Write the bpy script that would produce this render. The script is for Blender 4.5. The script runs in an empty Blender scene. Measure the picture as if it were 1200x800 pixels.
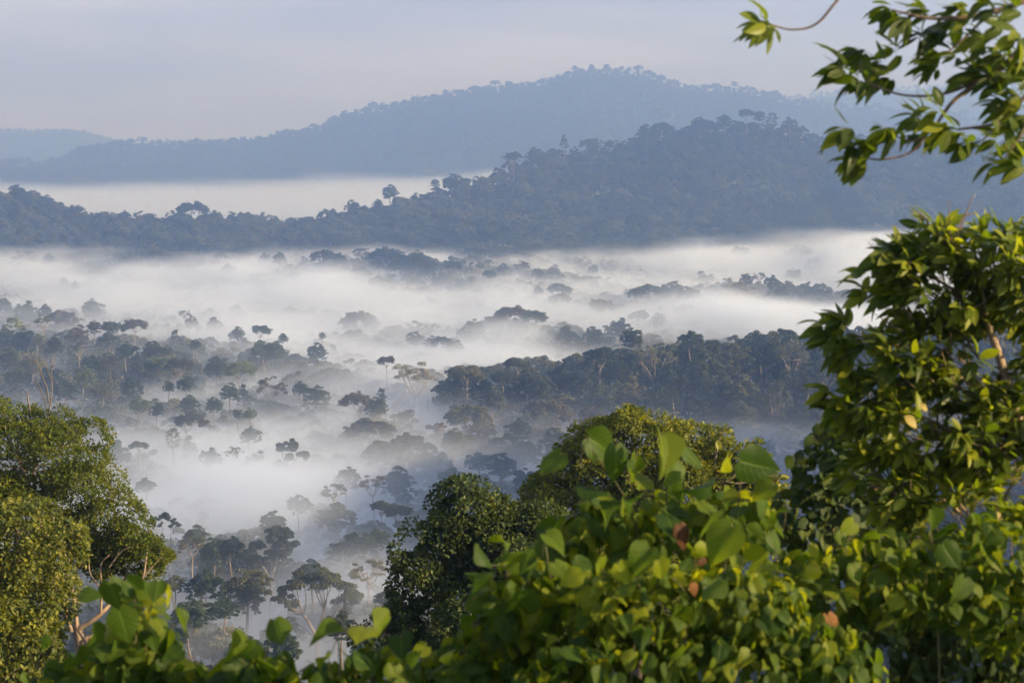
import bpy, math, random
import numpy as np

# ------------------------------------------------------------------ camera, sky, sun, exposure
scene = bpy.context.scene
FPX = 2406.0                                   # focal length in pixels of a 1200 px wide frame
PITCH = math.atan(210.0 / FPX)                 # the level line of sight is 210 px above the centre
cam_data = bpy.data.cameras.new("camera")
cam = bpy.data.objects.new("camera", cam_data)
scene.collection.objects.link(cam)
cam.location = (0, 0, 0)
cam.rotation_euler = (math.pi / 2 - PITCH, 0, 0)
cam_data.sensor_width = 36.0
cam_data.lens = 36.0 * FPX / 1200.0
cam_data.clip_start = 0.1
cam_data.clip_end = 40000
cam_data.dof.use_dof = True
cam_data.dof.focus_distance = 600
cam_data.dof.aperture_fstop = 3.8
scene.camera = cam

SUN_EL = math.radians(20)
SUN_AZ = math.radians(106)                     # clockwise from +Y: from the right, a little behind the camera
to_sun = np.array([math.cos(SUN_EL) * math.sin(SUN_AZ), math.cos(SUN_EL) * math.cos(SUN_AZ), math.sin(SUN_EL)])

world = bpy.data.worlds.new("World")
scene.world = world
world.use_nodes = True
wn = world.node_tree.nodes; wl = world.node_tree.links
bg = wn["Background"]
sky = wn.new("ShaderNodeTexSky")
sky.sky_type = 'NISHITA'
sky.sun_disc = False
sky.sun_elevation = SUN_EL
sky.sun_rotation = SUN_AZ
sky.altitude = 200; sky.air_density = 1.0; sky.dust_density = 2.0; sky.ozone_density = 1.5
wtc = wn.new("ShaderNodeTexCoord")
wmap = wn.new("ShaderNodeMapping"); wmap.inputs["Scale"].default_value = (2.2, 2.2, 17.0)
wno = wn.new("ShaderNodeTexNoise"); wno.inputs["Scale"].default_value = 1.6; wno.inputs["Detail"].default_value = 4.0
wno.inputs["Roughness"].default_value = 0.5
wrm = wn.new("ShaderNodeMapRange"); wrm.inputs[1].default_value = 0.36; wrm.inputs[2].default_value = 0.64
wrm.inputs[3].default_value = 0.0; wrm.inputs[4].default_value = 1.0
wcl = wn.new("ShaderNodeMix"); wcl.data_type = 'RGBA'
wcl.inputs[6].default_value = (1.9, 2.4, 4.3, 1)      # thin high cloud, shaded
wcl.inputs[7].default_value = (4.6, 4.95, 6.5, 1)      # thin high cloud, lit
wmx = wn.new("ShaderNodeMix"); wmx.data_type = 'RGBA'
wmx.inputs[0].default_value = 0.86
wl.new(wtc.outputs["Generated"], wmap.inputs["Vector"]); wl.new(wmap.outputs["Vector"], wno.inputs["Vector"])
wl.new(wno.outputs["Fac"], wrm.inputs[0]); wl.new(wrm.outputs[0], wcl.inputs[0])
wl.new(sky.outputs[0], wmx.inputs[6]); wl.new(wcl.outputs[2], wmx.inputs[7])
wl.new(wmx.outputs[2], bg.inputs["Color"])
bg.inputs["Strength"].default_value = 0.067

sun_data = bpy.data.lights.new("sun", 'SUN')
sun_data.energy = 5.0
sun_data.angle = math.radians(0.5)
sun_data.color = (1.0, 0.81, 0.53)
sun = bpy.data.objects.new("sun", sun_data)
scene.collection.objects.link(sun)
from mathutils import Vector, Matrix
sun.rotation_euler = Vector(to_sun.tolist()).to_track_quat('Z', 'Y').to_euler()
sun.location = (300, -100, 200)

vs = scene.view_settings
scene.display_settings.display_device = 'sRGB'
vs.view_transform = 'Standard'; vs.look = 'None'; vs.gamma = 1.0; vs.use_curve_mapping = False
vs.exposure = 1.22
cy = scene.cycles
cy.max_bounces = 8; cy.diffuse_bounces = 2; cy.glossy_bounces = 1; cy.transmission_bounces = 3
cy.volume_bounces = 4; cy.transparent_max_bounces = 8
cy.volume_step_rate = 1.0; cy.volume_max_steps = 512
cy.use_denoising = True
try:
    cy.denoiser = 'OPENIMAGEDENOISE'
except Exception:
    pass
cy.sample_clamp_indirect = 6.0

# ------------------------------------------------------------------ helpers
def P(px, py, Y):
    """world point seen at pixel (px, py) of the 1200x800 frame, Y metres out"""
    a = (np.asarray(px, float) - 600) / FPX; b = (400 - np.asarray(py, float)) / FPX
    cp, sp = math.cos(PITCH), math.sin(PITCH)
    k = Y / (cp + b * sp)
    return np.stack([k * a, np.broadcast_to(np.asarray(Y, float), k.shape) + 0 * k, k * (-sp + b * cp)], -1)

def proj(p):
    p = np.asarray(p, float)
    cp, sp = math.cos(PITCH), math.sin(PITCH)
    d = p[..., 1] * cp - p[..., 2] * sp; u = p[..., 1] * sp + p[..., 2] * cp
    return 600 + FPX * p[..., 0] / d, 400 - FPX * u / d

def _hash(i, j, k, seed):
    h = (i * 374761393 + j * 668265263 + k * 2147483647 + seed * 974634777) & 0xffffffff
    h = ((h ^ (h >> 13)) * 1274126177) & 0xffffffff
    h = ((h ^ (h >> 15)) * 2246822519) & 0xffffffff
    return ((h ^ (h >> 16)) & 0xffffff) / float(0xffffff)

def vnoise(x, y, z=None, seed=0):
    x = np.asarray(x, float); y = np.asarray(y, float)
    z = np.zeros_like(x) if z is None else np.asarray(z, float)
    x, y, z = np.broadcast_arrays(x, y, z)
    i = np.floor(x).astype(np.int64); j = np.floor(y).astype(np.int64); k = np.floor(z).astype(np.int64)
    u = x - i; v = y - j; w = z - k
    u = u * u * (3 - 2 * u); v = v * v * (3 - 2 * v); w = w * w * (3 - 2 * w)
    r = 0
    for a in (0, 1):
        for b in (0, 1):
            for c in (0, 1):
                r = r + _hash(i + a, j + b, k + c, seed) * (u if a else 1 - u) * (v if b else 1 - v) * (w if c else 1 - w)
    return r

def fbm(x, y, z=None, seed=0, oct=4, gain=0.5):
    s = 0; a = 1; t = 0; f = 1
    for o in range(oct):
        s = s + a * vnoise(np.asarray(x) * f, np.asarray(y) * f, None if z is None else np.asarray(z) * f, seed + o * 17)
        t += a; a *= gain; f *= 2.03
    return s / t

def unit(v):
    return v / np.maximum(np.linalg.norm(v, axis=-1, keepdims=True), 1e-9)

def tag(o, label=None, cat=None, group=None, kind=None):
    if label: o["label"] = label
    if cat: o["category"] = cat
    if group: o["group"] = group
    if kind: o["kind"] = kind
    return o

def empty(name, loc):
    o = bpy.data.objects.new(name, None)
    o.location = [float(c) for c in loc]
    o.empty_display_size = 0.5
    scene.collection.objects.link(o)
    return o

class Geo:
    """collects vertices, quads and triangles; becomes ONE mesh"""
    def __init__(s):
        s.v = []; s.q = []; s.t = []; s.r = []; s.uv = []; s.n = 0
    def add(s, v, q=None, t=None, r=None, uv=None):
        v = np.asarray(v, np.float32).reshape(-1, 3)
        if q is not None and len(q): s.q.append(np.asarray(q, np.int64).reshape(-1, 4) + s.n)
        if t is not None and len(t): s.t.append(np.asarray(t, np.int64).reshape(-1, 3) + s.n)
        s.v.append(v)
        s.r.append(np.full(len(v), 0.5, np.float32) if r is None else np.broadcast_to(np.asarray(r, np.float32), (len(v),)))
        s.uv.append(np.zeros((len(v), 2), np.float32) if uv is None else np.asarray(uv, np.float32))
        s.n += len(v)
    def mesh(s, name, smooth=False):
        me = bpy.data.meshes.new(name)
        v = np.concatenate(s.v) if s.v else np.zeros((0, 3), np.float32)
        q = np.concatenate(s.q) if s.q else np.zeros((0, 4), np.int64)
        t = np.concatenate(s.t) if s.t else np.zeros((0, 3), np.int64)
        me.vertices.add(len(v)); me.vertices.foreach_set("co", v.ravel())
        li = np.concatenate([q.ravel(), t.ravel()]).astype(np.int32)
        me.loops.add(len(li)); me.loops.foreach_set("vertex_index", li)
        npoly = len(q) + len(t)
        st = np.concatenate([np.arange(len(q)) * 4, len(q) * 4 + np.arange(len(t)) * 3]).astype(np.int32)
        me.polygons.add(npoly); me.polygons.foreach_set("loop_start", st)
        me.polygons.foreach_set("use_smooth", np.full(npoly, bool(smooth)))
        a = me.attributes.new("rnd", 'FLOAT', 'POINT'); a.data.foreach_set("value", np.concatenate(s.r) if s.r else np.zeros(0, np.float32))
        uv = np.concatenate(s.uv) if s.uv else np.zeros((0, 2), np.float32)
        ul = me.uv_layers.new(name="leaf_uv"); ul.data.foreach_set("uv", uv[li].ravel().astype(np.float32))
        me.update(calc_edges=True); me.validate()
        return me
    def build(s, name, mat, parent=None, smooth=False, loc=None):
        me = s.mesh(name, smooth); me.materials.append(mat)
        o = bpy.data.objects.new(name, me)
        scene.collection.objects.link(o)
        if parent is not None:
            o.parent = parent
        if loc is not None: o.location = loc
        return o

def tube(g, pts, radii, sides=7, r=0.5):
    pts = np.asarray(pts, float); n = len(pts)
    radii = np.broadcast_to(np.asarray(radii, float), (n,))
    tan = unit(np.gradient(pts, axis=0))
    ref = np.array([0, 0, 1.0]) if abs(tan[0][2]) < 0.9 else np.array([1.0, 0, 0])
    fr = []
    xa = unit(np.cross(ref, tan[0]))
    for i in range(n):
        xa = unit(xa - tan[i] * np.dot(xa, tan[i])); fr.append((xa, np.cross(tan[i], xa)))
    ang = np.arange(sides) / sides * 2 * math.pi
    V = np.concatenate([pts[i] + radii[i] * (np.cos(ang)[:, None] * fr[i][0] + np.sin(ang)[:, None] * fr[i][1]) for i in range(n)])
    i = np.arange(n - 1)[:, None]; j = np.arange(sides)[None]
    a = i * sides + j; b = i * sides + (j + 1) % sides
    Q = np.stack([a, b, b + sides, a + sides], -1).reshape(-1, 4)
    tip = len(V); V = np.concatenate([V, [pts[-1] + tan[-1] * radii[-1] * 0.5]])
    T = np.stack([(n - 1) * sides + np.arange(sides), (n - 1) * sides + (np.arange(sides) + 1) % sides, np.full(sides, tip)], -1)
    g.add(V, Q, T, r)

def bez(a, b, bend, n=7):
    """smooth curve a->b whose middle is pushed by the vector bend"""
    a = np.asarray(a, float); b = np.asarray(b, float); t = np.linspace(0, 1, n)[:, None]
    return a + (b - a) * t + np.asarray(bend, float) * (4 * t * (1 - t))

def spline(pts, n=24):
    """Catmull-Rom through the points"""
    p = np.asarray(pts, float); p = np.concatenate([[2 * p[0] - p[1]], p, [2 * p[-1] - p[-2]]])
    m = len(p) - 3; out = []
    for s in np.linspace(0, m - 1e-6, n):
        i = int(s); t = s - i; a, b, c, d = p[i:i + 4]
        out.append(0.5 * (2 * b + (c - a) * t + (2 * a - 5 * b + 4 * c - d) * t * t + (3 * b - a - 3 * c + d) * t ** 3))
    return np.array(out)

# leaf templates: (verts, quads, uv); x across, y from stalk to tip, z out of the face
def leaf_grid(rows, cols, half, fold, droop, curl=0.0, back=None):
    V = []; UV = []
    for i, t in enumerate(np.linspace(0, 1, rows)):
        for c in np.linspace(-1, 1, cols):
            x = c * half(t); y = t
            if back is not None: y = t - back(t) * math.sin(math.pi * 0.86 * abs(c))
            V.append((x, y, fold * abs(x) - droop * t * t - curl * x * x * 4)); UV.append((c * 0.5 + 0.5, t))
    Q = [(i * cols + j, i * cols + j + 1, (i + 1) * cols + j + 1, (i + 1) * cols + j) for i in range(rows - 1) for j in range(cols - 1)]
    return np.array(V), np.array(Q), np.array(UV)

_hw = lambda t: float(np.interp(t, [0, .06, .15, .3, .45, .6, .75, .88, .95, 1], [.27, .37, .44, .465, .425, .34, .225, .11, .045, .004]))
_hb = lambda t: 0.15 * max(0, 1 - t * 2.6)
HEARTS = [leaf_grid(9, 7, _hw, f_, d_, c_, _hb) for f_, d_, c_ in ((0.16, 0.26, 0.12), (0.45, 0.40, 0.10), (-0.10, 0.15, 0.28), (0.30, -0.12, 0.20), (0.75, 0.5, 0.0))]
HEARTS[1][0][:, 0] += 0.12 * HEARTS[1][0][:, 1] ** 2; HEARTS[3][0][:, 0] -= 0.10 * HEARTS[3][0][:, 1] ** 2
for _k, _t in enumerate(HEARTS): _t[0][:, 2] += 0.035 * np.sin(9 * _t[0][:, 1] + _k) * np.abs(_t[0][:, 0]) * 2
HEART = HEARTS[0]
LANCE = leaf_grid(7, 3, lambda t: 0.006 + 0.185 * math.sin(math.pi * min(1, t ** 0.9)) ** 0.85, 0.35, 0.30)
LANCES = [leaf_grid(7, 3, lambda t: 0.006 + w_ * math.sin(math.pi * min(1, t ** 0.9)) ** 0.85, f_, d_) for w_, f_, d_ in ((.185, .35, .30), (.21, .2, .12), (.16, .6, .45), (.2, .1, -.1))]
OVAL = leaf_grid(6, 3, lambda t: 0.008 + 0.33 * math.sin(math.pi * min(1, t ** 0.85)) ** 0.7, 0.25, 0.18)
DIAMOND = (np.array([(0, 0, 0), (0.3, 0.45, 0.05), (0, 1, -0.05), (-0.3, 0.45, 0.05)]), np.array([(0, 1, 2, 3)]), np.array([(0.5, 0), (1, 0.5), (0.5, 1), (0, 0.5)]))
TUFT = (np.array([(-0.5, -0.4, 0), (0.5, -0.5, 0.12), (0.42, 0.5, -0.1), (-0.42, 0.45, 0.1)]), np.array([(0, 1, 2, 3)]), np.array([(0, 0), (1, 0), (1, 1), (0, 1)]))

def leaves(g, tmpl, pos, ydir, nrm, size, rnd, widen=None):
    """one leaf per row of pos: stalk at pos, pointing along ydir, face towards nrm"""
    pos = np.asarray(pos, float); n = len(pos)
    if n == 0: return
    if isinstance(tmpl, list):                     # several shapes of the same leaf, dealt out in turn
        full = lambda a: np.broadcast_to(np.asarray(a, float), (n, 3)); one = lambda a: np.broadcast_to(np.asarray(a, float), (n,))
        ydir, nrm, size, rnd, wd = full(ydir), full(nrm), one(size), one(rnd), one(1.0 if widen is None else widen)
        pick = (np.arange(n) * 7 + n) % len(tmpl)
        for i, t in enumerate(tmpl):
            k = pick == i
            leaves(g, t, pos[k], ydir[k], nrm[k], size[k], rnd[k], wd[k])
        return
    V, Q, UV = tmpl
    y = unit(np.asarray(ydir, float)); z = np.asarray(nrm, float); z = unit(z - y * (z * y).sum(-1, keepdims=True)); x = np.cross(y, z)
    size = np.broadcast_to(np.asarray(size, float), (n,))
    wd = np.ones(n) if widen is None else np.broadcast_to(widen, (n,))
    W = pos[:, None] + size[:, None, None] * (V[None, :, 0:1] * wd[:, None, None] * x[:, None] + V[None, :, 1:2] * y[:, None] + V[None, :, 2:3] * z[:, None])
    QQ = (Q[None] + (np.arange(n) * len(V))[:, None, None]).reshape(-1, 4)
    g.add(W.reshape(-1, 3), QQ, None, np.repeat(np.asarray(rnd, np.float32), len(V)), np.tile(UV, (n, 1)))

def rsphere(rng, n):
    return unit(rng.normal(size=(n, 3)))

# ------------------------------------------------------------------ materials
def new_mat(name):
    m = bpy.data.materials.new(name); m.use_nodes = True
    nt = m.node_tree; nt.nodes.clear()
    return m, nt, nt.nodes.new("ShaderNodeOutputMaterial")

def mixc(nt, fac, a, b, blend='MIX'):
    n = nt.nodes.new("ShaderNodeMix"); n.data_type = 'RGBA'; n.blend_type = blend
    for i, v in ((0, fac), (6, a), (7, b)):
        if hasattr(v, "links"): nt.links.new(v, n.inputs[i])
        else: n.inputs[i].default_value = v if i == 0 else (*v, 1)
    return n.outputs[2]

def mrange(nt, src, a, b, c, d):
    n = nt.nodes.new("ShaderNodeMapRange"); nt.links.new(src, n.inputs[0])
    for i, v in enumerate((a, b, c, d)): n.inputs[i + 1].default_value = v
    return n.outputs[0]

def noise(nt, scale, detail=3, rough=0.55, coord="Object"):
    tc = nt.nodes.new("ShaderNodeTexCoord"); n = nt.nodes.new("ShaderNodeTexNoise")
    n.inputs["Scale"].default_value = scale; n.inputs["Detail"].default_value = detail; n.inputs["Roughness"].default_value = rough
    nt.links.new(tc.outputs[coord], n.inputs["Vector"]); return n.outputs["Fac"]

def leaf_mat(name, dark, mid, light, rough=0.5, trans=0.3, spec=0.4, veins=False, use_obj_color=False, tint=None, clump=0.25, trans_tint=(1.9, 1.6, 0.4)):
    m, nt, out = new_mat(name); N = nt.nodes; L = nt.links
    at = N.new("ShaderNodeAttribute"); at.attribute_name = "rnd"
    r = at.outputs["Fac"]
    lo = mixc(nt, mrange(nt, r, 0.0, 0.55, 0, 1), dark, mid)
    col = mixc(nt, mrange(nt, r, 0.55, 1.0, 0, 1), lo, light)
    nz = noise(nt, clump, 2)
    col = mixc(nt, mrange(nt, nz, 0.35, 0.7, 0, 0.5), col, dark)
    if use_obj_color or tint:
        oi = N.new("ShaderNodeObjectInfo")
        col = mixc(nt, 1.0, col, tint if tint else oi.outputs["Color"], 'MULTIPLY')
        hv = N.new("ShaderNodeHueSaturation"); L.new(col, hv.inputs["Color"])
        L.new(mrange(nt, oi.outputs["Random"], 0, 1, 0.475, 0.52), hv.inputs["Hue"])
        L.new(mrange(nt, oi.outputs["Random"], 1, 0, 0.75, 1.25), hv.inputs["Value"])
        col = hv.outputs[0]
    if veins:
        uv = N.new("ShaderNodeUVMap"); uv.uv_map = "leaf_uv"
        sp = N.new("ShaderNodeSeparateXYZ"); L.new(uv.outputs[0], sp.inputs[0])
        ab = N.new("ShaderNodeMath"); ab.operation = 'SUBTRACT'; L.new(sp.outputs[0], ab.inputs[0]); ab.inputs[1].default_value = 0.5
        a2 = N.new("ShaderNodeMath"); a2.operation = 'ABSOLUTE'; L.new(ab.outputs[0], a2.inputs[0])
        rib = mrange(nt, a2.outputs[0], 0.0, 0.05, 1, 0)
        ma = N.new("ShaderNodeMath"); ma.operation = 'MULTIPLY_ADD'; L.new(a2.outputs[0], ma.inputs[0]); ma.inputs[1].default_value = -0.55; L.new(sp.outputs[1], ma.inputs[2])
        sn = N.new("ShaderNodeMath"); sn.operation = 'PINGPONG'; L.new(ma.outputs[0], sn.inputs[0]); sn.inputs[1].default_value = 0.067
        sv = mrange(nt, sn.outputs[0], 0.0, 0.014, 0.6, 0)
        mx = N.new("ShaderNodeMath"); mx.operation = 'MAXIMUM'; L.new(rib, mx.inputs[0]); L.new(sv, mx.inputs[1])
        vc = tuple(min(1, c * 1.5 + 0.015) for c in mid)
        mm = N.new("ShaderNodeMath"); mm.operation = 'MULTIPLY'; L.new(mx.outputs[0], mm.inputs[0]); mm.inputs[1].default_value = 0.6
        col = mixc(nt, mm.outputs[0], col, vc)
        vb = N.new("ShaderNodeBump"); vb.inputs["Strength"].default_value = 0.55; vb.inputs["Distance"].default_value = 0.006; vb.invert = True
        L.new(mx.outputs[0], vb.inputs["Height"])
        # blemishes
        sp2 = noise(nt, 28.0, 3)
        col = mixc(nt, mrange(nt, sp2, 0.66, 0.74, 0, 0.55), col, (0.09, 0.06, 0.015))
    pb = N.new("ShaderNodeBsdfPrincipled"); L.new(col, pb.inputs["Base Color"])
    pb.inputs["Roughness"].default_value = rough; pb.inputs["Specular IOR Level"].default_value = spec
    if veins: L.new(vb.outputs[0], pb.inputs["Normal"])
    tr = N.new("ShaderNodeBsdfTranslucent")
    L.new(mixc(nt, 1.0, col, trans_tint, 'MULTIPLY'), tr.inputs["Color"])
    ms = N.new("ShaderNodeMixShader"); ms.inputs[0].default_value = trans
    L.new(pb.outputs[0], ms.inputs[1]); L.new(tr.outputs[0], ms.inputs[2]); L.new(ms.outputs[0], out.inputs["Surface"])
    return m

def bark_mat(name, a, b, scale=0.8, rough=0.85):
    m, nt, out = new_mat(name)
    tc = nt.nodes.new("ShaderNodeTexCoord"); mp = nt.nodes.new("ShaderNodeMapping"); mp.inputs["Scale"].default_value = (1, 1, 0.3)
    n = nt.nodes.new("ShaderNodeTexNoise"); n.inputs["Scale"].default_value = scale; n.inputs["Detail"].default_value = 5
    nt.links.new(tc.outputs["Object"], mp.inputs[0]); nt.links.new(mp.outputs[0], n.inputs["Vector"])
    pb = nt.nodes.new("ShaderNodeBsdfPrincipled"); pb.inputs["Roughness"].default_value = rough
    nt.links.new(mixc(nt, mrange(nt, n.outputs["Fac"], 0.35, 0.68, 0, 1), a, b), pb.inputs["Base Color"])
    bp = nt.nodes.new("ShaderNodeBump"); bp.inputs["Strength"].default_value = 0.5; bp.inputs["Distance"].default_value = 0.1
    nt.links.new(n.outputs["Fac"], bp.inputs["Height"]); nt.links.new(bp.outputs[0], pb.inputs["Normal"])
    nt.links.new(pb.outputs[0], out.inputs["Surface"])
    return m

M_CANOPY = leaf_mat("canopy_leaf", (0.42, 0.45, 0.40), (0.85, 0.85, 0.80), (1.35, 1.25, 1.0), 0.6, 0.2, 0.25, use_obj_color=True, clump=0.16)
M_BARK_PALE = bark_mat("pale_bark", (0.17, 0.125, 0.09), (0.33, 0.26, 0.20))
M_BARK = bark_mat("bark", (0.10, 0.075, 0.05), (0.22, 0.17, 0.12))
M_DEAD = bark_mat("dead_wood", (0.08, 0.065, 0.05), (0.19, 0.155, 0.125), 3)
M_TWIG = bark_mat("twig_bark", (0.09, 0.06, 0.035), (0.20, 0.14, 0.08), 12)
# ------------------------------------------------------------------ the land
def sstep(t):
    t = np.clip(t, 0, 1); return t * t * (3 - 2 * t)

# each hill: crest drawn as (pixel x, pixel y) of its tree tops, its distance, front and back reach, tree height
HILLS = {
    "near_ridge": dict(crest=[(-200, 205), (0, 217), (40, 224), (80, 241), (130, 249), (180, 252), (225, 250), (280, 252), (330, 253), (380, 252), (410, 243), (450, 236),
                              (500, 222), (540, 209), (580, 200), (600, 189), (640, 176), (680, 169), (740, 162), (765, 148), (800, 142), (850, 137), (880, 134), (920, 146), (960, 151),
                              (1000, 153), (1060, 158), (1200, 166), (1500, 185)], Y=(2650, 3050), front=520, back=420, tree=20),
    "far_hill": dict(crest=[(-400, 205), (-100, 190), (0, 184), (30, 183), (50, 190), (75, 180), (100, 168), (140, 163), (200, 165), (230, 161), (260, 161), (300, 158), (340, 151), (380, 142),
                            (392, 134), (420, 126), (470, 115), (520, 106), (560, 99), (610, 95), (650, 86), (680, 75), (720, 76), (770, 83), (800, 95), (850, 98), (890, 101), (920, 111),
                            (980, 120), (1100, 130), (1250, 140), (1600, 170)], Y=(6400, 6400), front=1500, back=900, tree=22),
    "hazy_hill": dict(crest=[(600, 190), (760, 160), (850, 128), (950, 106), (1050, 99), (1200, 94), (1500, 120), (1700, 170)], Y=(8600, 8600), front=1500, back=900, tree=22),
    "farthest_hill": dict(crest=[(-500, 160), (-100, 150), (0, 150), (60, 150), (100, 152), (125, 160), (160, 166), (230, 163), (330, 172), (450, 190)], Y=(9800, 9800), front=1800, back=900, tree=22),
}
def hill_axis(h, x):
    y0, y1 = h["Y"]
    return y0 + (y1 - y0) * sstep((x + 400) / 700.0)
def hill_crest(h, x):
    c = np.array(h["crest"], float)
    y0, y1 = h["Y"]
    wx = []; wz = []
    for px, py in c:
        Y = y0
        for _ in range(4):
            p = P(px, py, Y); Y = hill_axis(h, p[0])
        wx.append(p[0]); wz.append(p[2] - h["tree"])
    return np.interp(x, wx, wz)
for h in HILLS.values():
    xs = np.linspace(-5000, 6000, 2200); h["tab"] = (xs, hill_crest(h, xs))

def ground(x, y):
    x = np.asarray(x, float); y = np.asarray(y, float)
    xc = x / (1 + np.abs(x) / 4000)
    floor = np.interp(y, [0, 2200, 2700, 3400, 5200, 16000], [-168, -166, -150, -125, -120, -150])
    floor = floor + 14 * (fbm(x / 210, y / 210, seed=3, oct=3) - 0.5)
    # humps that lift tree groups out of the mist
    def hump(cx, cy, sx, sy, h): return h * np.exp(-((x - cx) / sx) ** 2 - ((y - cy) / sy) ** 2)
    floor = floor + hump(150, 1190, 190, 130, 30) + hump(360, 1250, 200, 200, 30) + hump(-110, 2230, 210, 110, 33) + hump(230, 1950, 170, 140, 24)
    floor = floor + hump(-330, 1350, 170, 260, 20) + hump(-30, 1640, 70, 60, 12) + hump(60, 1580, 70, 60, 10)
    z = floor
    for h in HILLS.values():
        xs, cz = h["tab"]
        ax = hill_axis(h, x); cr = np.interp(x, xs, cz)
        t = y - ax
        rough = (fbm(x / (h["front"] * 0.35), y / (h["front"] * 0.6), seed=11, oct=4) - 0.5)
        reach = np.where(t < 0, h["front"], h["back"]) * (1 + 0.5 * rough)
        k = np.clip(1 - np.abs(t) / reach, 0, 1)
        prof = k ** 1.25 * (1 - 0.18 * np.sin(math.pi * k))
        zz = floor + (cr - floor) * prof + rough * 110 * (h["front"] / 700.0) * np.sin(math.pi * np.clip(k, 0, 1)) * 0.6
        z = np.where(cr > floor, np.maximum(z, zz), z)
    # the hill the camera stands on, with an added spur to the right, outside the frame
    zn = np.interp(y, [-400, -60, 0, 8, 14, 25, 60, 95, 200, 330], [-60, -6, -4.5, -5.2, -6.5, -12, -34, -60, -132, -172])
    zn = zn - 0.0006 * np.maximum(np.abs(x) - 40, 0) ** 1.6
    zn = zn + 3.0 * (fbm(x / 30, y / 30, seed=21, oct=3) - 0.5) * np.clip((y - 10) / 40, 0, 1)
    # unseen spur added at right to keep the low sun off the nearest mist
    sp = np.array([(300, 60, -60), (330, 220, -70), (350, 384, -60), (385, 500, 0), (410, 600, 42), (440, 720, 58), (470, 830, 40), (520, 930, -70), (600, 1200, -130)], float)
    sy = np.clip(y, 60, 1200); sx = np.interp(sy, sp[:, 1], sp[:, 0]); sz = np.interp(sy, sp[:, 1], sp[:, 2])
    k = np.exp(-((x - sx) / np.where(x < sx, 80, 130)) ** 2 - (np.maximum(60 - y, 0) / 60) ** 2 - (np.maximum(y - 1200, 0) / 120) ** 2)
    z = np.maximum(z, z + (sz - z) * k)
    wgt = sstep((330 - y) / 120)
    z = np.where(y < 330, np.maximum(z * (1 - wgt) + np.minimum(zn, 5) * wgt, zn), z)
    return z

def haze_top(): return 430

g = Geo()
ys = np.concatenate([np.linspace(-400, -20, 20), np.linspace(-15, 100, 60), np.linspace(104, 420, 60), np.linspace(428, 3600, 260), np.linspace(3630, 16000, 170)])
ss = np.linspace(-1, 1, 181)
S, Yg = np.meshgrid(ss, ys); X = S * (220 + 0.5 * np.maximum(Yg, 0))
Z = ground(X, Yg)
nr, nc = X.shape
ii = np.arange(nr - 1)[:, None] * nc + np.arange(nc - 1)[None]
g.add(np.stack([X, Yg, Z], -1).reshape(-1, 3), np.stack([ii, ii + 1, ii + nc + 1, ii + nc], -1).reshape(-1, 4))
m, nt, out = new_mat("forest_floor")
pb = nt.nodes.new("ShaderNodeBsdfPrincipled"); pb.inputs["Roughness"].default_value = 0.95
nt.links.new(mixc(nt, mrange(nt, noise(nt, 0.12, 6), 0.35, 0.65, 0, 1), (0.018, 0.024, 0.010), (0.045, 0.055, 0.02)), pb.inputs["Base Color"])
nt.links.new(pb.outputs[0], out.inputs["Surface"])
tag(g.build("ground", m, smooth=True), kind="structure")

# ------------------------------------------------------------------ the air: one even box of haze
g = Geo()
bx0, bx1, by0, by1, bz0, bz1 = -9500, 9500, -450, 16500, -290, 440
g.add([(x, y, z) for z in (bz0, bz1) for y in (by0, by1) for x in (bx0, bx1)], [(0, 2, 3, 1), (4, 5, 7, 6), (0, 1, 5, 4), (1, 3, 7, 5), (3, 2, 6, 7), (2, 0, 4, 6)])
m, nt, out = new_mat("haze")
pv = nt.nodes.new("ShaderNodeVolumePrincipled")
pv.inputs["Color"].default_value = (0.42, 0.62, 1.0, 1); pv.inputs["Absorption Color"].default_value = (1, 1, 1, 1); pv.inputs["Density"].default_value = 0.00029; pv.inputs["Anisotropy"].default_value = 0.78
nt.links.new(pv.outputs[0], out.inputs["Volume"])
tag(g.build("haze", m), "pale blue morning haze over the whole valley", kind="stuff")

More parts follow.
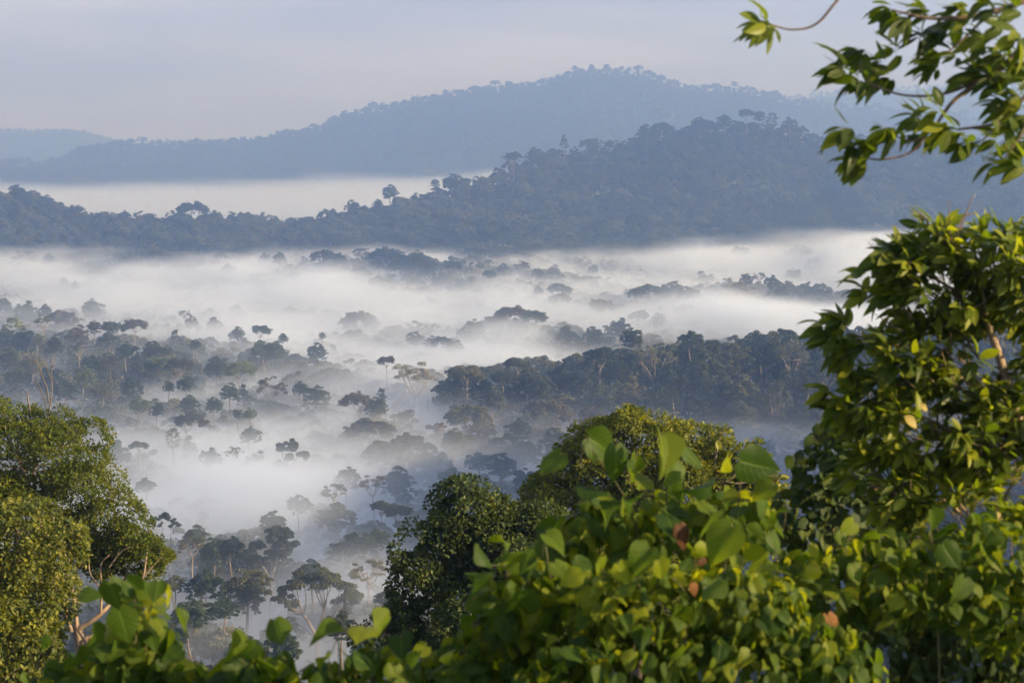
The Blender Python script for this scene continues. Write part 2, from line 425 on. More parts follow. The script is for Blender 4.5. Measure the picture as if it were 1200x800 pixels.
# ------------------------------------------------------------------ the mist lying in the valley
def mist_object(name, label, lo, hi, res, dens_fn, density_mat):
    nx, ny, nz = res
    xs = np.linspace(lo[0], hi[0], nx); ysv = np.linspace(lo[1], hi[1], ny); zs = np.linspace(lo[2], hi[2], nz)
    D = dens_fn(xs, ysv, zs).astype(np.float32)            # [nz, ny, nx]
    me = bpy.data.meshes.new(name + "_samples"); me.vertices.add(D.size)
    a = me.attributes.new("d", 'FLOAT', 'POINT'); a.data.foreach_set("value", D.ravel())
    src = bpy.data.objects.new(name + "_samples", me)      # only read by the node group below
    ng = bpy.data.node_groups.new(name, 'GeometryNodeTree')
    ng.interface.new_socket("Geometry", in_out='INPUT', socket_type='NodeSocketGeometry')
    ng.interface.new_socket("Geometry", in_out='OUTPUT', socket_type='NodeSocketGeometry')
    N = ng.nodes; L = ng.links
    out = N.new("NodeGroupOutput")
    oi = N.new("GeometryNodeObjectInfo"); oi.inputs["Object"].default_value = src
    vc = N.new("GeometryNodeVolumeCube")
    vc.inputs["Min"].default_value = lo; vc.inputs["Max"].default_value = hi
    vc.inputs["Resolution X"].default_value = nx; vc.inputs["Resolution Y"].default_value = ny; vc.inputs["Resolution Z"].default_value = nz
    pos = N.new("GeometryNodeInputPosition"); sx = N.new("ShaderNodeSeparateXYZ"); L.new(pos.outputs[0], sx.inputs[0])
    def M(op, a, b):
        n = N.new("ShaderNodeMath"); n.operation = op
        for i, v in enumerate((a, b)):
            if v is None: continue
            if hasattr(v, "links"): L.new(v, n.inputs[i])
            else: n.inputs[i].default_value = v
        return n.outputs[0]
    idx = []
    for i, n_ in enumerate((nx, ny, nz)):
        t = M('MULTIPLY', M('SUBTRACT', sx.outputs[i], lo[i]), (n_ - 1) / (hi[i] - lo[i]))
        t = M('MINIMUM', M('MAXIMUM', M('ROUND', t, None), 0), n_ - 1); idx.append(t)
    # integer arithmetic keeps the index exact past 2^24
    def I(op, a, b):
        n = N.new("FunctionNodeIntegerMath"); n.operation = op
        for i, v in enumerate((a, b)):
            if hasattr(v, "links"): L.new(v, n.inputs[i])
            else: n.inputs[i].default_value = v
        return n.outputs[0]
    fi = []
    for t in idx:
        n = N.new("FunctionNodeFloatToInt"); n.rounding_mode = 'ROUND'; L.new(t, n.inputs[0]); fi.append(n.outputs[0])
    ind = I('ADD', fi[0], I('MULTIPLY', nx, I('ADD', fi[1], I('MULTIPLY', ny, fi[2]))))
    na = N.new("GeometryNodeInputNamedAttribute"); na.data_type = 'FLOAT'; na.inputs["Name"].default_value = "d"
    si = N.new("GeometryNodeSampleIndex"); si.data_type = 'FLOAT'; si.domain = 'POINT'
    L.new(oi.outputs["Geometry"], si.inputs["Geometry"]); L.new(na.outputs[0], si.inputs["Value"]); L.new(ind, si.inputs["Index"])
    L.new(si.outputs[0], vc.inputs["Density"])
    sm = N.new("GeometryNodeSetMaterial"); sm.inputs["Material"].default_value = density_mat
    L.new(vc.outputs[0], sm.inputs["Geometry"]); L.new(sm.outputs[0], out.inputs[0])
    me0 = bpy.data.meshes.new(name); me0.materials.append(density_mat)
    o = bpy.data.objects.new(name, me0); scene.collection.objects.link(o)
    md = o.modifiers.new("volume", 'NODES'); md.node_group = ng
    tag(o, label, kind="stuff")
    return o

def mist_mat(name, step):
    m, nt, out = new_mat(name)
    pv = nt.nodes.new("ShaderNodeVolumePrincipled")
    pv.inputs["Color"].default_value = (0.81, 0.885, 0.99, 1); pv.inputs["Density"].default_value = 1.0
    pv.inputs["Anisotropy"].default_value = 0.25
    pv.inputs["Density Attribute"].default_value = "density"
    nt.links.new(pv.outputs[0], out.inputs["Volume"])
    try: m.cycles.volume_step_rate = step
    except Exception: m.volume_step_rate = step
    return m

MZ = 138.0                                                 # depth below the eye at which the banks are laid out
# banks: (pixel x, pixel y) of the centre, half widths, density 1/m, top height
BANKS = [
    (330, 345, 330, 26, .0120, -112), (150, 322, 260, 16, .0110, -110), (560, 340, 200, 24, .0110, -112), (380, 300, 300, 12, .0040, -116),
    (420, 400, 190, 22, .0130, -122), (560, 428, 150, 17, .0150, -124), (300, 400, 130, 20, .0060, -124),
    (900, 322, 200, 12, .0060, -84), (1100, 318, 190, 13, .0070, -62), (640, 322, 240, 9, .004, -100), (150, 331, 300, 12, .0040, -64), (480, 330, 160, 10, .0030, -72), (740, 328, 200, 10, .0040, -70), (900, 362, 130, 22, .0130, -112), (1000, 385, 90, 18, .0150, -116),
    (820, 372, 90, 16, .0070, -118), (650, 400, 120, 14, .0090, -120),
    (230, 475, 90, 26, .0050, -131), (250, 520, 130, 26, .0100, -131), (240, 565, 160, 30, .0200, -128), (330, 600, 130, 30, .0190, -129), (210, 610, 130, 26, .018, -130), (420, 640, 100, 36, .0190, -130),
    (440, 700, 80, 40, .020, -131), (400, 500, 60, 16, .0080, -129), (480, 465, 60, 14, .0110, -127),
    (600, 487, 100, 12, .0085, -128), (690, 500, 70, 12, .0070, -129), (940, 530, 70, 14, .0060, -131), (560, 545, 70, 14, .006, -133), (300, 690, 160, 30, .015, -132), (60, 480, 80, 16, .005, -131), (200, 740, 200, 40, .012, -134),
]
def valley_mist(xs, ysv, zs):
    Xm, Ym = np.meshgrid(xs, ysv)
    u = 600 + FPX * Xm / Ym; v = 190 + FPX * MZ / Ym
    wu = 30 * (fbm(Xm / 90, Ym / 200, seed=41, oct=3) - 0.5); wv = (v - 190) * 0.14 * (fbm(Xm / 110, Ym / 220, seed=42, oct=3) - 0.5)
    u = u + 2.5 * wu; v = v + 1.6 * wv
    near = sstep((Ym - 560) / 130)
    dens = 0.0012 + 0.0060 * near; wt = dens.copy(); top = wt * (-146 + 22 * near)
    for (cu, cv, su, sv, d, tz) in BANKS:
        d *= 2.0; tz += 7
        k = d * np.exp(-((u - cu) / su) ** 2 - ((v - cv) / sv) ** 2)
        dens += k; wt += k; top += k * tz
    top = top / wt
    top = top + 16 * (fbm(Xm / 120, Ym / 240, seed=51, oct=4) - 0.5)
    D = np.zeros((len(zs), len(ysv), len(xs)), np.float32)
    edge = sstep((ysv - ysv[0]) / 120)[:, None] * sstep((ysv[-1] - ysv) / 150)[:, None]
    for i, z in enumerate(zs):
        n = fbm(Xm / 95, Ym / 150, np.full(Xm.shape, z / 20.0), seed=61, oct=4, gain=0.55)
        prof = np.clip((top - z + 32 * (n - 0.5)) / (22.0 + np.maximum(Ym - 1200, 0) / 55.0), 0, 1)
        prof = prof * prof * (3 - 2 * prof)
        veil = 0.00055 * near * sstep((-84 - z) / 50) * (0.5 + n)
        D[i] = veil * edge * sstep((zs[-1] - z) / 12) + dens * prof * np.clip(0.25 + 2.2 * (n - 0.28), 0.05, 2) * edge * sstep((z - zs[0] + 2) / 6) * sstep((zs[-1] - z) / 12)
    D[D < 2e-5] = 0
    return D
mist_object("mist", "white morning mist lying in banks between the valley trees", (-1000, 380, -184), (1000, 3000, -36), (250, 330, 38), valley_mist, mist_mat("mist", 4.0))

def back_mist(xs, ysv, zs):
    Xm, Ym = np.meshgrid(xs, ysv)
    u = 600 + FPX * Xm / Ym
    top = -34 + 12 * sstep((u - 250) / 250) + 34 * (fbm(Xm / 350, Ym / 500, seed=71, oct=3) - 0.5)
    top = np.where(u > 560, top + 10, top)
    D = np.zeros((len(zs), len(ysv), len(xs)), np.float32)
    edge = sstep((ysv - ysv[0]) / 300)[:, None] * sstep((ysv[-1] - ysv) / 500)[:, None]
    for i, z in enumerate(zs):
        n = fbm(Xm / 300, Ym / 400, np.full(Xm.shape, z / 30.0), seed=81, oct=3)
        D[i] = 0.0013 * sstep((top - z + 60 * (n - 0.5)) / 46) * edge * sstep((zs[-1] - z) / 12)
    D[D < 2e-5] = 0
    return D
mist_object("mist", "level bank of white mist behind the near wooded ridge", (-2000, 3300, -150), (2000, 5600, -5), (120, 90, 30), back_mist, mist_mat("distant_mist", 8.0))
# ------------------------------------------------------------------ valley trees: prototypes
def limb_set(g, base, targets, r0, rng, bend=0.12, sides=6, tipr=0.05):
    for t in targets:
        d = np.asarray(t) - base; L = np.linalg.norm(d)
        b = rng.normal(size=3) * L * bend * 0.5; b[2] -= L * bend * 0.6
        pts = bez(base, t, b, 7)
        tube(g, pts, np.linspace(r0, tipr, 7), sides)

def clump(g, c, rad, n, size, rng, up=0.25):
    """a leaf clump: tufts over an ellipsoid, denser towards its upper skin"""
    d = rsphere(rng, n); d[:, 2] = np.where(d[:, 2] < -0.35, -d[:, 2] * 0.6, d[:, 2]); d = unit(d)
    rr = 1 - 0.45 * rng.random(n) ** 1.8
    p = c + d * rad * rr[:, None]
    nr = unit(d * np.array([1, 1, 1.2]) + rng.normal(size=(n, 3)) * 0.55 + [0, 0, up])
    yd = rng.normal(size=(n, 3))
    cr = 0.5 + 0.22 * rng.normal()
    leaves(g, TUFT, p, yd, nr, size * (0.65 + 0.7 * rng.random(n)), np.clip(cr + 0.22 * rng.normal(size=n), 0, 1))

def make_proto(kind, seed):
    """returns (trunk Geo, crown Geo, crown width, total height)"""
    rng = np.random.default_rng(seed)
    tr, cr = Geo(), Geo()
    lean = rng.normal(size=2) * 1.2
    def trunk(h, r0, r1, wob=0.5):
        n = 9; z = np.linspace(0, h, n)
        pts = np.stack([lean[0] * (z / h) ** 1.5 + wob * np.sin(z * 0.17 + rng.random() * 6), lean[1] * (z / h) ** 1.5 + wob * np.cos(z * 0.15 + rng.random() * 6), z], -1)
        rad = np.linspace(r0, r1, n); rad[0] *= 1.7; rad[1] *= 1.12
        tube(tr, pts, rad, 8); return pts[-1]
    if kind == 'U' or kind == 'S':
        H = 45; W = 26; R = W / 2
        fork = trunk(23 + 5 * rng.random(), 0.65, 0.42)
        nl = rng.integers(5, 7); ph = rng.random() * 6.28
        for i in range(nl):
            a = ph + i * 6.283 / nl + rng.normal() * 0.25; rr = R * (0.35 + 0.35 * rng.random())
            mid = np.array([fork[0] + rr * math.cos(a), fork[1] + rr * math.sin(a), fork[2] + (H - fork[2]) * (0.45 + 0.2 * rng.random())])
            tube(tr, bez(fork, mid, [0, 0, -1.0] + rng.normal(size=3) * 0.7, 7), np.linspace(0.36, 0.2, 7), 6)
            nb = rng.integers(5, 9) if kind == 'U' else rng.integers(3, 6)
            for k in range(nb):
                a2 = a + rng.normal() * 0.6; r2 = min(R * 0.9, rr * (0.6 + 1.0 * rng.random()) + 1)
                top = H - 1.6 - 8.5 * (r2 / R) ** 2.2 - (rng.random() * 2.5 if kind == 'U' else rng.random() * 7)
                c = np.array([r2 * math.cos(a2), r2 * math.sin(a2), top])
                tube(tr, bez(mid, c, [0, 0, -0.8] + rng.normal(size=3) * 0.5, 6), np.linspace(0.22, 0.06, 6), 5)
                s = (1.9 + 1.2 * rng.random()) * (1 if kind == 'U' else 0.8)
                for q in range(4):
                    o = rng.normal(size=3) * s * 0.6 * np.array([1, 1, 0.5])
                    clump(cr, c + o + [0, 0, 0.3], np.array([s, s, s * 0.8]) * (0.5 + 0.45 * rng.random()), 120 if kind == 'U' else 65, 0.5 if kind == 'U' else 0.42, rng)
                if kind == 'U':
                    clump(cr, c + [0, 0, -2.4] + rng.normal(size=3) * 0.7, np.array([s, s, s]) * 0.75, 110, 0.5, rng)
                if kind == 'S':
                    for q in range(3):
                        e = c + rng.normal(size=3) * 2.2; tube(tr, bez(c, e, rng.normal(size=3) * 0.3, 4), np.linspace(0.07, 0.03, 4), 4)
        return tr, cr, W, H
    if kind in 'DCOK':
        H = {'D': 42, 'C': 40, 'O': 44, 'K': 40}[kind]
        W = {'D': 22, 'C': 28, 'O': 16, 'K': 14}[kind]; R = W / 2
        ch = {'D': 15, 'C': 14, 'O': 22, 'K': 20}[kind]                    # crown depth
        fork = trunk(H - ch * 0.9, 0.8, 0.5)
        if kind in 'DC':
            ns = rng.integers(5, 8) if kind == 'D' else rng.integers(8, 11)
            for q in range(ns):
                a = q * 6.283 / (ns - 1) + rng.normal() * 0.35; rr = 0 if q == 0 else R * (0.42 + 0.2 * rng.random())
                rs = R * ((0.40 + 0.16 * rng.random()) if kind == 'D' else (0.30 + 0.14 * rng.random()))
                top = H - (0.3 if q == 0 else ch * (0.10 + 0.32 * rng.random()))
                c0 = np.array([rr * math.cos(a), rr * math.sin(a), top - rs * (1.3 if kind == 'D' else 1.1)])
                tube(tr, bez(fork - [0, 0, ch * 0.1], c0, [0, 0, -1] + rng.normal(size=3) * 0.6, 6), np.linspace(0.32, 0.07, 6), 5)
                for i in range(30 if kind == 'D' else 20):
                    d = rsphere(rng, 1)[0]; d[2] = d[2] if d[2] > -0.8 else -d[2] * 0.8; d = unit(d)
                    s = 1.0 + 0.9 * rng.random()
                    clump(cr, c0 + d * [rs, rs, rs * (1.35 if kind == 'D' else 1.15)] * (0.7 + 0.3 * rng.random()), np.array([s, s, s * 0.75]), 85, 0.52, rng)
        else:
            for i in range(64):
                zf = rng.random()
                pr = math.sqrt(max(0.05, 1 - (2 * zf - 1) ** 2)) * 0.85 if kind == 'O' else (1 - zf) ** 0.8 * 0.85 + 0.05
                a = rng.random() * 6.28
                c = np.array([R * pr * math.cos(a), R * pr * math.sin(a), H - ch + ch * zf * 0.95]) + rng.normal(size=3) * 0.6
                s = 1.1 + 0.9 * rng.random()
                clump(cr, c, np.array([s, s, s * 0.75]), 90, 0.5, rng)
                if i % 4 == 0: tube(tr, bez(fork - [0, 0, ch * 0.1], c, [0, 0, -1] + rng.normal(size=3) * 0.6, 6), np.linspace(0.25, 0.05, 6), 5)
        return tr, cr, W, H
    if kind == 'X':
        H = 36; W = 14
        fork = trunk(20, 0.6, 0.35, 0.8)
        for i in range(6):
            a = rng.random() * 6.28; e = fork + np.array([math.cos(a) * 3.5, math.sin(a) * 3.5, 6 + 8 * rng.random()])
            tube(tr, bez(fork - [0, 0, rng.random() * 3], e, rng.normal(size=3) * 0.9, 7), np.linspace(0.28, 0.07, 7), 5)
            for k in range(3):
                e2 = e + rng.normal(size=3) * 2 + [0, 0, 1.5]; s0 = e * 0.7 + fork * 0.3 + rng.normal(size=3) * 0.1
                tube(tr, bez(s0 if k else e, e2, rng.normal(size=3) * 0.3, 5), np.linspace(0.1, 0.03, 5), 4)
        return tr, None, W, H

# one-off trees the photo shows clearly, drawn as limbs and clumps (metres; x across, z up, base at z = 0)
def custom_tree(limbs, clumps, seed, depth, size=0.45, nper=150):
    rng = np.random.default_rng(seed); tr, cr = Geo(), Geo()
    for pts, r0, r1 in limbs:
        pts = np.asarray(pts, float)
        tube(tr, spline(pts, 4 * len(pts)), np.linspace(r0, r1, 4 * len(pts)), 8)
    for (x, y, z, r) in clumps:
        for q in range(5):
            o = rng.normal(size=3) * r * 0.5 * np.array([1, 1, 0.85])
            clump(cr, np.array([x, y, z]) + o, np.array([r, r, r * 0.85]) * (0.45 + 0.4 * rng.random()), nper, size, rng)
    return tr, cr

def hero_umbrella():
    rng = np.random.default_rng(5)
    F = np.array([0, 0, 20.0]); limbs = [([(0.5, 0, 0), (0.6, .2, 8), (0.2, 0, 14), F], 1.0, .72)]
    A = np.array([-4.2, -0.5, 27.5]); B = np.array([2.2, .6, 28.5]); C = np.array([4.6, -1.2, 26]); D = np.array([-3.8, 1, 22.5])
    limbs += [([F, (-1.6, -.3, 23), A], .62, .42), ([F + [0.1, 0, .5], (1.0, .4, 24.5), B], .62, .42), ([F + [0, 0, 1], (2.6, -.6, 23), C], .45, .3), ([F - [0, 0, .8], (-2, .5, 21), D], .34, .22)]
    cl = []
    for root, tips in ((A, [(-11, 0, 33, 2.3), (-8.5, 2, 35.5, 2.4), (-6, -2.5, 36.8, 2.5), (-4.2, 1.5, 38.2, 2.4), (-9.5, -2, 32, 2.0), (-7.3, 0, 29.5, 1.9)]),
                       (B, [(-1.2, -1, 39.2, 2.3), (1.5, 1.5, 39.0, 2.4), (3.6, -2, 38.4, 2.4), (0, 3.5, 38, 2.4), (5.4, 1, 38, 2.2), (2, -4, 37, 2.2)]),
                       (C, [(8, 0, 36.5, 2.4), (10.3, 1.2, 34.6, 2.2), (12.2, -1, 32.5, 2.0), (9.3, -3, 33.8, 2.0), (11.8, 1.5, 31.0, 1.7), (9.0, .5, 28.5, 2.0), (7.4, 2, 30.5, 2.1)]),
                       (D, [(-8.5, 0, 24.5, 1.7), (-6.7, 1.4, 22.8, 1.7), (-5.5, -1, 20.5, 1.3)])):
        for t in tips:
            t = np.array(t); mid = root * 0.55 + t[:3] * 0.45 + rng.normal(size=3) * 0.5 + [0, 0, -.4]
            limbs.append(([root, mid, t[:3]], .26, .07)); cl.append(tuple(t))
    return limbs, cl

def twin_tree():
    F = np.array([0, 0, 31.0])
    limbs = [([(0.8, 0, 0), (.6, 0, 14), (-.3, .2, 24), F], .9, .75),
             ([F - [0, 0, 2], (-2.6, 0, 33.4), (-4.2, .3, 36), (-6.2, 0, 39.2)], .42, .14),
             ([F, (.9, 0, 34), (1.0, .3, 36.5), (2.4, 0, 38.6)], .55, .26), ([(1.0, .3, 36.5), (3.4, -.4, 38), (5.4, 0, 41)], .3, .1), ([(2.4, 0, 38.6), (1.2, .5, 41), (2.2, 0, 43.6)], .2, .08)]
    cl = [(-8.2, 0, 39.4, 1.5), (-6.4, .6, 40.2, 1.7), (-4.8, -.4, 40.6, 1.4), (1.4, 0, 43.4, 1.7), (3.0, .7, 44.6, 1.6), (4.6, -.5, 43.2, 1.7), (6.4, 0, 41.6, 1.7), (7.8, .4, 40.6, 1.2), (3.2, -.6, 40.6, 1.8), (1.4, .3, 38.4, 1.7), (0.2, 0, 39.4, 1.2), (-.6, .2, 33.4, 1.9), (.2, -.3, 31.2, 1.9)]
    cl = [(x, y, z, r * 0.72) for x, y, z, r in cl]
    return limbs, cl

def heart_tree():
    F = np.array([0, 0, 24.0])
    limbs = [([(0, 0, 0), (-.1, 0, 12), (.1, .2, 19), F], .75, .55), ([F, (-1.8, .2, 27), (-4, 0, 31)], .4, .15), ([F, (1.2, -.2, 28), (3.4, 0, 34)], .42, .16), ([F, (.2, .3, 30), (-.4, 0, 36)], .36, .14)]
    cl = [(-5.6, 0, 33.2, 2.0), (-3.8, .8, 34.4, 1.9), (-6.4, -.4, 31, 1.8), (-4.6, .3, 30, 2.2), (-2.6, -.5, 31.4, 1.9), (-3.2, .2, 27.6, 1.8), (-1.8, .4, 25.6, 1.5), (.4, .5, 36.6, 2.0), (1.6, -.5, 38.8, 2.1), (3.4, .6, 39.2, 2.1), (5.2, -.3, 37.6, 2.1), (6.8, .3, 35.2, 1.9), (3.6, -.6, 35.4, 2.1), (2.4, .4, 31.8, 2.0), (4.4, 0, 32.4, 1.8), (.4, -.4, 33, 1.8)]
    return limbs, cl

def lean_tree():
    limbs = [([(3.6, 0, 0), (3.2, 0, 14), (1.6, .2, 23), (0.6, 0, 30)], .42, .3), ([(1.6, .2, 23), (2.8, 0, 31), (3.0, .3, 37)], .25, .1), ([(0.6, 0, 30), (-1.6, 0, 35), (-3.4, 0, 38)], .22, .08), ([(0.6, 0, 30), (.2, .2, 36), (-.4, 0, 41)], .2, .07),
             ([(-1.6, 0, 35), (-4, .2, 36), (-6.2, 0, 37)], .12, .05), ([(3.0, .3, 37), (4.4, 0, 39), (5.6, 0, 38.6)], .1, .05)]
    cl = [(-6.6, 0, 37, 1.0), (-5.2, .4, 38.6, 1.0), (-3.6, -.3, 39.8, 1.1), (-2.2, .4, 41, 1.0), (-.6, 0, 42.2, 1.1), (1.0, .3, 42.4, 1.0), (2.6, -.2, 41.4, 1.1), (4.0, .2, 40.2, 1.0), (5.6, 0, 38.8, 1.0), (-4.8, .2, 35.6, .8), (3.2, 0, 38.2, .9), (-1.2, .3, 38.8, .8)]
    return limbs, cl

PROTO = {}
for k, seeds in {'U': (1, 2, 3, 4), 'D': (11, 12, 13, 14), 'C': (21, 22), 'O': (31, 32), 'S': (41, 42, 43), 'K': (51,), 'X': (61, 62)}.items():
    PROTO[k] = []
    for sd in seeds:
        tr, cr, W, H = make_proto(k, sd)
        tm = tr.mesh("tree_trunk", True); tm.materials.append(M_BARK_PALE if k in 'USX' else M_BARK)
        cm = None
        if cr is not None:
            cm = cr.mesh("tree_crown"); cm.materials.append(M_CANOPY)
        PROTO[k].append((tm, cm, W, H))
for k, (lc, W, H) in {'hero': (hero_umbrella(), 26.5, 41.0), 'twin': (twin_tree(), 17.0, 46.0), 'heart': (heart_tree(), 15.5, 41.0), 'lean': (lean_tree(), 13.6, 43.2)}.items():
    tr, cr = custom_tree(lc[0], lc[1], 7, 1, 0.42 if k != 'lean' else 0.34, 170 if k != 'lean' else 90)
    tm = tr.mesh("tree_trunk", True); tm.materials.append(M_BARK_PALE); cm = cr.mesh("tree_crown"); cm.materials.append(M_CANOPY)
    PROTO[k] = [(tm, cm, W, H)]

TINT = {'g': (0.030, 0.045, 0.017), 'd': (0.020, 0.030, 0.014), 'o': (0.055, 0.060, 0.022), 'l': (0.060, 0.080, 0.024), 'b': (0.054, 0.052, 0.033), 'y': (0.085, 0.085, 0.035)}
TINT_WORD = {'g': 'green', 'd': 'dark green', 'o': 'olive', 'l': 'light green', 'b': 'brownish', 'y': 'pale tan'}

